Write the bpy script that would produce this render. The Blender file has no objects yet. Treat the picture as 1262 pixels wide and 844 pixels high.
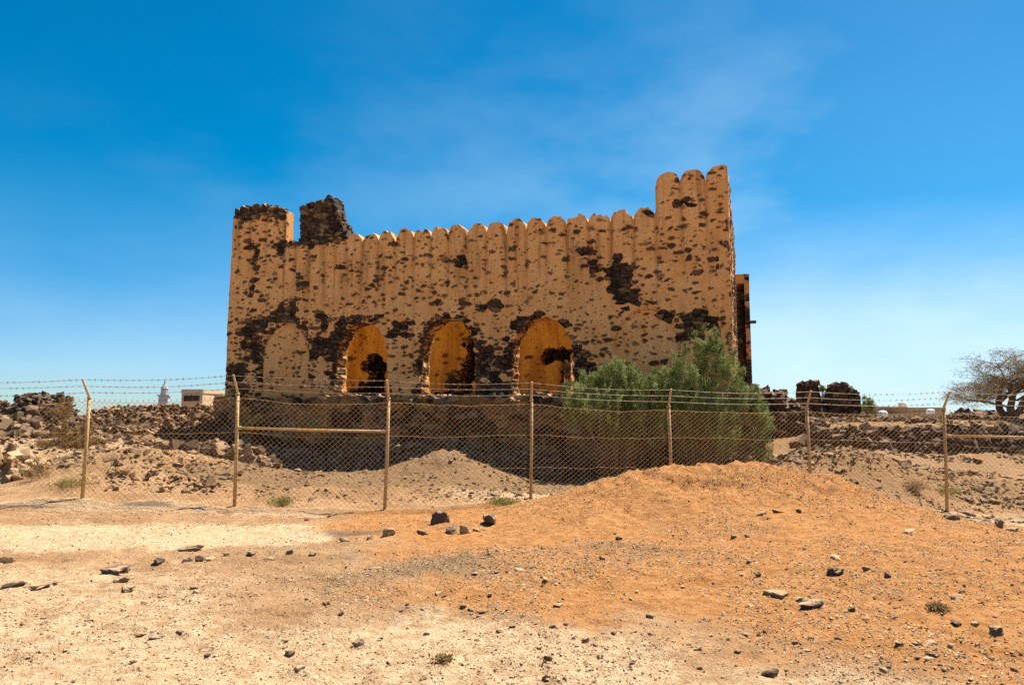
import bpy, math, random
import numpy as np
from mathutils import Vector

random.seed(7)
RNG = np.random.default_rng(11)
SC = bpy.context.scene
COL = SC.collection
R = math.radians

# ------------------------------------------------------------------ camera model
FPX, CX, CY, HOR = 900.0, 631.0, 422.0, 515.0
PITCH = math.atan((HOR - CY) / FPX)
CAMZ = 1.7
SP, CP = math.sin(PITCH), math.cos(PITCH)


def ray(u, v):
    x = (u - CX) / FPX
    w = (CY - v) / FPX
    return np.array([x, CP - w * SP, SP + w * CP])


def at(u, v, Y):
    d = ray(u, v)
    t = Y / d[1]
    return np.array([d[0] * t, Y, CAMZ + d[2] * t])


# ------------------------------------------------------------------ numpy noise
_TAB = RNG.random((16, 256, 256))


def vn(x, y, seed=0):
    x = np.asarray(x, float); y = np.asarray(y, float)
    xi = np.floor(x).astype(int); yi = np.floor(y).astype(int)
    fx = x - xi; fy = y - yi
    fx = fx * fx * (3 - 2 * fx); fy = fy * fy * (3 - 2 * fy)
    T = _TAB[seed % 16]
    o = seed * 37
    a = T[(xi + o) & 255, yi & 255]; b = T[(xi + 1 + o) & 255, yi & 255]
    c = T[(xi + o) & 255, (yi + 1) & 255]; d = T[(xi + 1 + o) & 255, (yi + 1) & 255]
    return (a * (1 - fx) + b * fx) * (1 - fy) + (c * (1 - fx) + d * fx) * fy


def fbm(x, y, seed=0, octv=4, gain=0.5):
    s = 0; a = 1.0; t = 0; f = 1.0
    for k in range(octv):
        s = s + a * vn(np.asarray(x) * f + 13.7 * k, np.asarray(y) * f - 7.3 * k, seed + k)
        t += a; a *= gain; f *= 2.03
    return s / t


def sst(a, b, x):
    t = np.clip((np.asarray(x, float) - a) / (b - a), 0, 1)
    return t * t * (3 - 2 * t)


def voro(x, y, sx, sy, seed=0, jit=0.8):
    gx = x / sx; gy = y / sy
    ix = np.floor(gx).astype(int); iy = np.floor(gy).astype(int)
    F1 = np.full(gx.shape, 9.0); F2 = np.full(gx.shape, 9.0)
    r = np.zeros(gx.shape); r2 = np.zeros(gx.shape); sxx = np.zeros(gx.shape); syy = np.zeros(gx.shape)
    for i in (-1, 0, 1):
        for j in (-1, 0, 1):
            cx = ix + i; cy = iy + j
            a = _TAB[seed % 16][cx & 255, cy & 255]
            b = _TAB[(seed + 1) % 16][cx & 255, cy & 255]
            px = cx + 0.5 + (a - 0.5) * jit; py = cy + 0.5 + (b - 0.5) * jit
            d = np.hypot(px - gx, py - gy)
            n = d < F1
            F2 = np.where(n, F1, np.minimum(F2, d))
            F1 = np.where(n, d, F1)
            r = np.where(n, _TAB[(seed + 2) % 16][cx & 255, cy & 255], r)
            r2 = np.where(n, _TAB[(seed + 3) % 16][cx & 255, cy & 255], r2)
            sxx = np.where(n, px * sx, sxx); syy = np.where(n, py * sy, syy)
    return F1, F2, r, r2, sxx, syy


# ------------------------------------------------------------------ object helpers
def link(o, parent=None):
    COL.objects.link(o)
    if parent is not None:
        o.parent = parent
    return o


def tag(o, label=None, cat=None, group=None, kind=None):
    if label: o['label'] = label
    if cat: o['category'] = cat
    if group: o['group'] = group
    if kind: o['kind'] = kind
    return o


def thing(name, label, cat, loc=(0, 0, 0), group=None):
    o = bpy.data.objects.new(name, None)
    o.empty_display_size = 0.2
    o.location = loc
    link(o)
    return tag(o, label, cat, group)


def mk(name, V, F, mat, parent=None, attrs=None, smooth=False, loc=None):
    """V (n,3) world points; F (m,4) or (m,3) array or a list of those. Parent empties have no rotation."""
    V = np.asarray(V, np.float32).copy()
    org = np.zeros(3)
    if parent is not None:
        p = parent
        while p is not None:
            org += np.array(p.location); p = p.parent
    elif loc is not None:
        org = np.asarray(loc, float)
    V -= org.astype(np.float32)
    Fs = [np.asarray(f, np.int32) for f in (F if isinstance(F, list) else [F]) if len(f)]
    me = bpy.data.meshes.new(name)
    me.vertices.add(len(V)); me.vertices.foreach_set('co', V.ravel())
    nl = sum(f.size for f in Fs); nf = sum(len(f) for f in Fs)
    me.loops.add(nl); me.polygons.add(nf)
    me.loops.foreach_set('vertex_index', np.concatenate([f.ravel() for f in Fs]))
    tot = np.concatenate([np.full(len(f), f.shape[1], np.int32) for f in Fs])
    st = np.concatenate([[0], np.cumsum(tot)[:-1]]).astype(np.int32)
    me.polygons.foreach_set('loop_start', st)
    me.polygons.foreach_set('loop_total', tot)
    me.update(calc_edges=True)
    me.polygons.foreach_set('use_smooth', np.full(nf, bool(smooth)))
    if attrs:
        for k, a in attrs.items():
            at_ = me.attributes.new(k, 'FLOAT', 'POINT')
            at_.data.foreach_set('value', np.asarray(a, np.float32))
    me.materials.append(mat)
    me.validate()
    o = bpy.data.objects.new(name, me)
    if parent is None and loc is not None:
        o.location = loc
    return link(o, parent)


class Acc:
    def __init__(s): s.V = []; s.Q = []; s.T = []; s.n = 0; s.A = []
    def add(s, V, Q=None, T=None, a=0.0):
        V = np.asarray(V, float).reshape(-1, 3)
        if Q is not None and len(Q): s.Q.append(np.asarray(Q, int) + s.n)
        if T is not None and len(T): s.T.append(np.asarray(T, int) + s.n)
        s.V.append(V); s.A.append(np.broadcast_to(np.asarray(a, float), (len(V),)).copy()); s.n += len(V)
    def box(s, c, size, rz=0.0, a=0.0, taper=1.0):
        x, y, z = np.array(size) / 2
        v = np.array([[-x, -y, -z], [x, -y, -z], [x, y, -z], [-x, y, -z], [-x * taper, -y * taper, z], [x * taper, -y * taper, z], [x * taper, y * taper, z], [-x * taper, y * taper, z]])
        cr, sr = math.cos(rz), math.sin(rz)
        v = np.c_[v[:, 0] * cr - v[:, 1] * sr, v[:, 0] * sr + v[:, 1] * cr, v[:, 2]] + np.asarray(c)
        s.add(v, [[0, 3, 2, 1], [4, 5, 6, 7], [0, 1, 5, 4], [1, 2, 6, 5], [2, 3, 7, 6], [3, 0, 4, 7]], a=a)
    def segs(s, A, B, ra, rb=None, n=3, a=0.0):
        A = np.asarray(A, float).reshape(-1, 3); B = np.asarray(B, float).reshape(-1, 3)
        m = len(A)
        ra = np.broadcast_to(np.asarray(ra, float), (m,)); rb = ra if rb is None else np.broadcast_to(np.asarray(rb, float), (m,))
        d = B - A; d = d / np.maximum(np.linalg.norm(d, axis=1, keepdims=True), 1e-9)
        up = np.where(np.abs(d[:, 2:3]) > 0.9, np.array([[1., 0, 0]]), np.array([[0, 0, 1.]]))
        e1 = np.cross(d, up); e1 /= np.linalg.norm(e1, axis=1, keepdims=True); e2 = np.cross(d, e1)
        V = np.zeros((m, 2 * n, 3))
        for k in range(n):
            c, q = math.cos(2 * math.pi * k / n), math.sin(2 * math.pi * k / n)
            off = e1 * c + e2 * q
            V[:, k] = A + off * ra[:, None]; V[:, n + k] = B + off * rb[:, None]
        base = (np.arange(m) * 2 * n)[:, None]
        Q = np.concatenate([base + np.array([[k, (k + 1) % n, n + (k + 1) % n, n + k]]) for k in range(n)])
        T = None
        if n == 3:
            T = np.concatenate([base + np.array([[2, 1, 0]]), base + np.array([[3, 4, 5]])])
        av = np.repeat(np.broadcast_to(np.asarray(a, float), (m,)), 2 * n)
        s.add(V.reshape(-1, 3), Q, T, av)
    def tube(s, P, rad, n=8, a=0.0, cap=True):
        P = np.asarray(P, float); m = len(P)
        rad = np.broadcast_to(np.asarray(rad, float), (m,))
        d = np.gradient(P, axis=0); d /= np.linalg.norm(d, axis=1, keepdims=True)
        ref = np.array([1., 0, 0]) if abs(d[0, 2]) > 0.8 else np.array([0, 0, 1.])
        V = []
        for k in range(m):
            e1 = np.cross(d[k], ref); e1 /= np.linalg.norm(e1); e2 = np.cross(d[k], e1)
            for j in range(n):
                t = 2 * math.pi * j / n
                V.append(P[k] + rad[k] * (e1 * math.cos(t) + e2 * math.sin(t)))
        Q = [[k * n + j, k * n + (j + 1) % n, (k + 1) * n + (j + 1) % n, (k + 1) * n + j] for k in range(m - 1) for j in range(n)]
        T = []
        if cap:
            V += [P[0], P[-1]]
            T = [[m * n, (j + 1) % n, j] for j in range(n)] + [[m * n + 1, (m - 1) * n + j, (m - 1) * n + (j + 1) % n] for j in range(n)]
        s.add(V, Q, T, a)
    def build(s, name, mat, parent=None, smooth=False, loc=None, attr='rnd'):
        F = []
        if s.Q: F.append(np.concatenate(s.Q))
        if s.T: F.append(np.concatenate(s.T))
        return mk(name, np.concatenate(s.V), F, mat, parent, {attr: np.concatenate(s.A)}, smooth, loc)


# ------------------------------------------------------------------ materials
def new_mat(name):
    m = bpy.data.materials.new(name); m.use_nodes = True
    nt = m.node_tree; nt.nodes.clear()
    out = nt.nodes.new('ShaderNodeOutputMaterial')
    bs = nt.nodes.new('ShaderNodeBsdfPrincipled')
    nt.links.new(bs.outputs[0], out.inputs[0])
    bs.inputs['Roughness'].default_value = 0.9
    bs.inputs['Specular IOR Level'].default_value = 0.2
    return m, nt, bs


class N:
    def __init__(s, nt): s.nt = nt
    def n(s, t, **kw):
        x = s.nt.nodes.new(t)
        for k, v in kw.items(): setattr(x, k, v)
        return x
    def set(s, sock, v):
        if hasattr(v, 'node'): s.nt.links.new(v, sock)
        elif isinstance(v, (tuple, list)): sock.default_value = (*v, 1.0) if len(v) == 3 and len(sock.default_value) == 4 else v
        else: sock.default_value = v
    def attr(s, name): return s.n('ShaderNodeAttribute', attribute_name=name).outputs['Fac']
    def pos(s): return s.n('ShaderNodeNewGeometry').outputs['Position']
    def noise(s, scale, detail=4, rough=0.55, vec=None, stretch=None):
        x = s.n('ShaderNodeTexNoise'); x.inputs['Scale'].default_value = scale
        x.inputs['Detail'].default_value = detail; x.inputs['Roughness'].default_value = rough
        v = vec if vec is not None else s.pos()
        if stretch:
            mp = s.n('ShaderNodeMapping'); mp.inputs['Scale'].default_value = stretch
            s.nt.links.new(v, mp.inputs['Vector']); v = mp.outputs[0]
        s.nt.links.new(v, x.inputs['Vector'])
        return x.outputs['Fac']
    def ramp(s, f, lo, hi, a=0.0, b=1.0):
        x = s.n('ShaderNodeMapRange', interpolation_type='SMOOTHSTEP')
        s.set(x.inputs['Value'], f)
        for k, v in (('From Min', lo), ('From Max', hi), ('To Min', a), ('To Max', b)): s.set(x.inputs[k], v)
        return x.outputs[0]
    def mix(s, f, a, b, mode='MIX'):
        x = s.n('ShaderNodeMix', data_type='RGBA', blend_type=mode)
        s.set(x.inputs[0], f); s.set(x.inputs[6], a); s.set(x.inputs[7], b)
        return x.outputs[2]
    def m(s, op, a, b=0.0):
        x = s.n('ShaderNodeMath', operation=op); s.set(x.inputs[0], a); s.set(x.inputs[1], b)
        return x.outputs[0]
    def bump(s, h, st, dist, bs):
        x = s.n('ShaderNodeBump'); x.inputs['Strength'].default_value = st; x.inputs['Distance'].default_value = dist
        s.set(x.inputs['Height'], h); s.nt.links.new(x.outputs[0], bs.inputs['Normal'])


def mat_masonry():
    m, nt, bs = new_mat('ochre_plaster_over_basalt'); n = N(nt)
    stone, rnd, stain, mort, warm = [n.attr(k) for k in ('stone', 'rnd', 'stain', 'mort', 'warm')]
    n1 = n.noise(1.3, 5, 0.6); n2 = n.noise(14, 5, 0.65); n3 = n.noise(60, 3, 0.6)
    pl = n.mix(n.ramp(n1, 0.35, 0.68), (0.72, 0.350, 0.120), (0.80, 0.440, 0.178))
    pl = n.mix(n.ramp(n2, 0.30, 0.72), n.mix(0.30, pl, (0.30, 0.14, 0.05)), pl)
    pl = n.mix(n.m('MULTIPLY', stain, 0.75), pl, (0.26, 0.125, 0.042))
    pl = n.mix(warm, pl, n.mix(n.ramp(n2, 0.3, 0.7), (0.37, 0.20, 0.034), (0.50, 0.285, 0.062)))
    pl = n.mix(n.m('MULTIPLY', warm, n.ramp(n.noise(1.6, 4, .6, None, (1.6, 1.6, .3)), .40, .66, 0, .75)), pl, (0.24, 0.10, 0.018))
    pl = n.mix(n.ramp(n3, 0.62, 0.78), pl, n.mix(0.35, pl, (0.2, 0.1, 0.04)))
    st = n.mix(rnd, (0.024, 0.016, 0.012), (0.105, 0.058, 0.034))
    st = n.mix(n.ramp(rnd, .80, .97, 0, .8), st, (0.24, 0.145, 0.078))
    st = n.mix(n.ramp(n2, 0.55, 0.8), st, (0.14, 0.08, 0.045))
    st = n.mix(mort, st, n.mix(n.ramp(n1, .4, .6), (0.34, 0.20, 0.10), (0.46, 0.34, 0.22)))
    c = n.mix(stone, pl, st)
    nt.links.new(c, bs.inputs['Base Color'])
    bs.inputs['Roughness'].default_value = 0.95
    n.bump(n.m('ADD', n2, n.m('MULTIPLY', n3, 0.5)), 0.8, 0.03, bs)
    return m


def mat_rock(name, dark, mid, dust, dustamt=0.6):
    m, nt, bs = new_mat(name); n = N(nt)
    rnd = n.attr('rnd')
    n1 = n.noise(9, 5, 0.65); n2 = n.noise(45, 4, 0.6)
    c = n.mix(rnd, dark, mid)
    c = n.mix(n.ramp(n1, 0.35, 0.7), c, n.mix(0.45, c, mid))
    g = n.n('ShaderNodeSeparateXYZ'); nt.links.new(n.n('ShaderNodeNewGeometry').outputs['Normal'], g.inputs[0])
    d = n.m('MULTIPLY', n.ramp(g.outputs[2], 0.45, 0.95), n.ramp(n1, 0.38, 0.62))
    c = n.mix(n.m('MULTIPLY', d, dustamt), c, dust)
    c = n.mix(n.ramp(n2, 0.55, 0.75, 0, 0.4), c, dark)
    nt.links.new(c, bs.inputs['Base Color'])
    n.bump(n2, 0.5, 0.012, bs)
    return m


def mat_plain(name, col, col2=None, rough=0.8, metal=0.0, sc=20, attr=False):
    m, nt, bs = new_mat(name); n = N(nt)
    f = n.attr('rnd') if attr else n.ramp(n.noise(sc, 5, 0.65), 0.35, 0.68)
    c = n.mix(f, col, col2 or tuple(x * 0.7 for x in col))
    if attr:
        c = n.mix(n.ramp(n.noise(sc, 3, 0.6), 0.35, 0.7, 0, 0.5), c, col2 or col)
    nt.links.new(c, bs.inputs['Base Color'])
    bs.inputs['Roughness'].default_value = rough; bs.inputs['Metallic'].default_value = metal
    return m


def mat_leaf(name, a, b):
    m, nt, bs = new_mat(name); n = N(nt)
    c = n.mix(n.attr('rnd'), a, b)
    nt.links.new(c, bs.inputs['Base Color'])
    bs.inputs['Roughness'].default_value = 0.7
    tr = n.n('ShaderNodeBsdfTranslucent'); nt.links.new(c, tr.inputs[0])
    ms = n.n('ShaderNodeMixShader'); ms.inputs[0].default_value = 0.3
    nt.links.new(bs.outputs[0], ms.inputs[1]); nt.links.new(tr.outputs[0], ms.inputs[2])
    nt.links.new(ms.outputs[0], nt.nodes['Material Output'].inputs[0])
    return m


def mat_ground():
    m, nt, bs = new_mat('desert_soil'); n = N(nt)
    oran, pale, grav, dark = [n.attr(k) for k in ('oran', 'pale', 'grav', 'dark')]
    n1 = n.noise(0.9, 6, 0.6); n2 = n.noise(7, 6, 0.65); n3 = n.noise(34, 5, 0.7); n4 = n.noise(110, 3, 0.65)
    base = n.mix(n.ramp(n1, 0.35, 0.65), (0.34, 0.187, 0.086), (0.44, 0.262, 0.135))
    pal = n.mix(n.ramp(n2, 0.3, 0.7), (0.54, 0.355, 0.195), (0.66, 0.465, 0.285))
    ora = n.mix(n.ramp(n2, 0.3, 0.7), (0.35, 0.138, 0.036), (0.53, 0.250, 0.086))
    gra = n.mix(n.ramp(n3, 0.35, 0.65), (0.17, 0.092, 0.043), (0.33, 0.205, 0.105))
    c = n.mix(n.ramp(n.m('ADD', pale, n.m('MULTIPLY', n.m('SUBTRACT', n.m('ADD', n.m('MULTIPLY', n2, .6), n.m('MULTIPLY', n3, .4)), 0.5), 1.5)), 0.30, 0.70), base, pal)
    c = n.mix(n.ramp(n.m('ADD', oran, n.m('MULTIPLY', n.m('SUBTRACT', n.m('ADD', n.m('MULTIPLY', n2, .55), n.m('MULTIPLY', n3, .45)), 0.5), 1.7)), 0.30, 0.70), c, ora)
    c = n.mix(n.ramp(n.m('ADD', grav, n.m('MULTIPLY', n.m('SUBTRACT', n2, 0.5), 0.7)), 0.25, 0.75), c, gra)
    c = n.mix(n.ramp(n.m('ADD', dark, n.m('MULTIPLY', n.m('SUBTRACT', n2, 0.5), 0.8)), 0.3, 0.9, 0, 0.75), c, (0.13, 0.095, 0.07))
    # grains: darker grit, paler chips
    c = n.mix(n.ramp(n3, 0.54, 0.66, 0, 0.6), c, n.mix(0.65, c, (0.10, 0.055, 0.028)))
    c = n.mix(n.ramp(n4, 0.57, 0.68, 0, 0.6), c, n.mix(0.6, c, (0.70, 0.56, 0.40)))
    c = n.mix(n.ramp(n4, 0.44, 0.33, 0, 0.6), c, n.mix(0.7, c, (0.09, 0.05, 0.028)))
    nt.links.new(c, bs.inputs['Base Color'])
    bs.inputs['Roughness'].default_value = 0.97; bs.inputs['Specular IOR Level'].default_value = 0.1
    h = n.m('ADD', n.m('ADD', n2, n.m('MULTIPLY', n3, 0.45)), n.m('MULTIPLY', n4, 0.18))
    n.bump(h, 1.0, 0.085, bs)
    return m


M_WALL = mat_masonry()
M_BASALT = mat_rock('basalt', (0.022, 0.015, 0.012), (0.14, 0.085, 0.053), (0.36, 0.23, 0.125), 0.35)
M_RUBBLE = mat_rock('dusty_basalt_rubble', (0.035, 0.023, 0.016), (0.27, 0.165, 0.09), (0.42, 0.27, 0.145), 0.4)
M_DUSTY = mat_rock('dusty_stone', (0.05, 0.036, 0.028), (0.22, 0.145, 0.09), (0.46, 0.30, 0.175), 0.75)
M_TANROCK = mat_rock('sandstone', (0.19, 0.105, 0.05), (0.43, 0.285, 0.16), (0.50, 0.35, 0.20), 0.45)
M_PEBBLE = mat_rock('gravel_stone', (0.10, 0.055, 0.03), (0.50, 0.35, 0.21), (0.52, 0.35, 0.2), 0.4)
M_GROUND = mat_ground()
M_POST = mat_plain('cream_painted_steel', (0.55, 0.385, 0.18), (0.34, 0.185, 0.07), 0.6, 0.0, 22)
M_WIRE = mat_plain('weathered_wire', (0.52, 0.32, 0.13), (0.34, 0.18, 0.07), 0.65, 0.0, 9)
M_BARB = mat_plain('barbed_steel', (0.16, 0.12, 0.09), (0.28, 0.2, 0.14), 0.6, 0.2, 9)
M_WOOD = mat_plain('dry_bark', (0.15, 0.09, 0.05), (0.26, 0.17, 0.10), 0.9, 0, 25)
M_TAMA = mat_leaf('tamarisk_leaf', (0.095, 0.132, 0.032), (0.33, 0.38, 0.13))
M_ACACIA = mat_leaf('acacia_leaf', (0.12, 0.09, 0.05), (0.28, 0.21, 0.12))
M_DRY = mat_leaf('dry_leaf', (0.20, 0.12, 0.05), (0.36, 0.24, 0.11))
M_WEED = mat_leaf('weed_leaf', (0.13, 0.15, 0.03), (0.32, 0.27, 0.08))
M_TWIG = mat_plain('acacia_twig', (0.17, 0.115, 0.065), (0.34, 0.25, 0.14), 0.9, 0, 30, True)
M_HOUSE = mat_plain('tan_render', (0.50, 0.33, 0.17), (0.42, 0.27, 0.14), 0.9, 0, 1.5)
M_PALEHOUSE = mat_plain('cream_render', (0.52, 0.39, 0.25), (0.44, 0.32, 0.2), 0.9, 0, 1.5)
M_GREYTOWER = mat_plain('haze_grey', (0.36, 0.38, 0.40), (0.30, 0.32, 0.34), 0.9, 0, 0.6)  # blue-grey of distance haze put into the tower's own colour
M_WHITE = mat_plain('white_fibreglass', (0.78, 0.77, 0.74), (0.7, 0.68, 0.64), 0.5, 0, 3)
M_VOID = mat_plain('dark_window_glass', (0.02, 0.018, 0.016), (0.03, 0.025, 0.02), 0.4, 0, 3)

# ------------------------------------------------------------------ terrain
_cp = []
for X in (-9, -4, 0, 4, 9): _cp.append((X, 2.5, 0.0))
for X, z in ((-8, 0), (-3, 0.0), (1, 0.03), (4, 0.06), (7, 0.05)): _cp.append((X, 6.0, z))
for X, z in ((-10, .03), (-5, 0.0), (-1, .05), (2, .15), (4.2, .26), (6.4, .20), (9, -.02)): _cp.append((X, 9.0, z))
for X, z in ((0.2, .10), (2, .24), (4, .36), (6, .25), (8, .0), (10, -.15)): _cp.append((X, 11.2, z))
for u, v in ((650, 622), (700, 607), (750, 591), (800, 581), (850, 576), (900, 573.5), (950, 576), (1000, 583), (1050, 597), (1100, 614)):
    _cp.append(tuple(at(u, v, 13.0)))
for u, v, Y in ((1150, 634, 13), (1230, 646, 13), (101, 615, 14.6), (-60, 618, 14.4), (289, 622, 14.7), (474, 627, 14.9), (654, 617, 15.2), (1167, 630, 16.0), (1280, 634, 16.2),
                (300, 640, 13.2), (100, 640, 12.6), (470, 640, 13.3),
                (20, 592, 16.6), (62, 580, 17.0), (112, 566, 17.2), (160, 562, 17.3), (215, 573, 17.3), (285, 582, 17.4), (400, 584, 17.6), (470, 586, 17.6), (510, 570, 18.0),
                (545, 556, 18.3), (590, 570, 18.2), (630, 592, 17.8), (720, 600, 17.2),
                (985, 572, 17.8), (1040, 554, 18.6), (1090, 564, 18.6), (1130, 584, 18.2), (1162, 604, 17.4), (1235, 604, 18.5), (1275, 592, 19.5),
                (1010, 556, 23.5), (1130, 556, 24.0), (1262, 556, 24.5), (1010, 527, 26.0), (1130, 524, 26.5), (1262, 524, 27.0),
                (0, 540, 21), (60, 538, 24), (160, 540, 24.5), (240, 545, 25), (-60, 530, 28), (60, 525, 32), (200, 524, 34)):
    _cp.append(tuple(at(u, v, Y)))
for X, Y, z in ((2.6, 15.2, .10), (4.2, 15.4, .10), (6.1, 15.6, .0), (-5, 20.5, .05), (-2, 20.5, 0), (1, 20.0, -.05), (4, 20, 0), (7, 20, .15), (-6, 25, 0), (-2, 24, -.1), (2, 22.5, -.1), (6, 21.5, 0),
                (-10, 36, 1.4), (0, 40, 1.4), (10, 28, 1.2), (12, 36, 1.28), (22, 38, 1.28), (-24, 40, 1.42), (-22, 20, .8), (24, 20, .2), (-20, 10, 0), (20, 10, -.1)):
    _cp.append((X, Y, z))
_cp = np.array(_cp)


def _U(r2): return 0.5 * r2 * np.log(np.maximum(r2, 1e-9))


def _tps():
    P = _cp[:, :2]; n = len(P)
    K = _U(((P[:, None] - P[None]) ** 2).sum(-1)) + 0.02 * np.eye(n)
    A = np.zeros((n + 3, n + 3)); A[:n, :n] = K
    Q = np.c_[np.ones(n), P]; A[:n, n:] = Q; A[n:, :n] = Q.T
    return np.linalg.solve(A, np.r_[_cp[:, 2], 0, 0, 0])


_W = _tps()


def tz(X, Y, detail=True):
    X = np.asarray(X, float); Y = np.asarray(Y, float); sh = np.broadcast(X, Y).shape
    x = np.broadcast_to(X, sh).ravel(); y = np.broadcast_to(Y, sh).ravel()
    xc = np.clip(x, -26, 26); yc = np.clip(y, 1.0, 42)
    z = _W[-3] + _W[-2] * xc + _W[-1] * yc
    for k, (a, b) in enumerate(_cp[:, :2]):
        z = z + _W[k] * _U((xc - a) ** 2 + (yc - b) ** 2)
    far = np.maximum(sst(32, 46, y), sst(17, 30, np.abs(x)) * sst(8, 22, y))
    z = z * (1 - far) + 1.22 * far
    z = np.where(y < 2, z * sst(-3, 2, y), z)
    z = np.clip(z, -0.6, 1.6)
    if detail:
        near = 1 - sst(40, 70, y)
        z = z + near * ((fbm(x * 0.9, y * 0.9, 3, 3) - 0.5) * 0.09 + (fbm(x * 3.7, y * 3.7, 5, 4, 0.6) - 0.5) * 0.075 + (fbm(x * 10.5, y * 10.5, 12, 3, 0.6) - 0.5) * 0.035 - sst(.60, .72, fbm(x * 2.6, y * 2.6, 14, 2)) * .03)
        # rougher lumps on the mound face and the berms
        rough = sst(0.25, 0.8, z) * (1 - sst(19.5, 21, y))
        z = z + rough * ((np.abs(fbm(x * 2.2, y * 1.6, 8, 4, 0.6) - 0.5)) * -0.55 + 0.07 + (fbm(x * 7, y * 7, 9, 3, .6) - .5) * 0.10)
    return z.reshape(sh)


def tz1(x, y): return float(tz(np.array([x]), np.array([y]))[0])


def gpix(u, v, y0=3.5, y1=30):
    """ground point seen at a pixel: first hit of the ray with the terrain"""
    d = ray(u, v)
    Y = np.linspace(y0, y1, 900); t = Y / d[1]
    zz = CAMZ + d[2] * t; g = tz(d[0] * t, Y)
    k = np.argmax(zz <= g)
    if zz[k] > g[k]: k = len(Y) - 1
    return np.array([d[0] * t[k], Y[k], g[k]])


def axis(lo_far, lo, hi, hi_far, step, grow=1.25):
    a = list(np.arange(lo, hi, step))
    s = step; x = a[-1]; up = []
    while x < hi_far: s *= grow; x += s; up.append(x)
    s = step; x = lo; dn = []
    while x > lo_far: s *= grow; x -= s; dn.append(x)
    return np.array(dn[::-1] + a + up)


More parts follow.
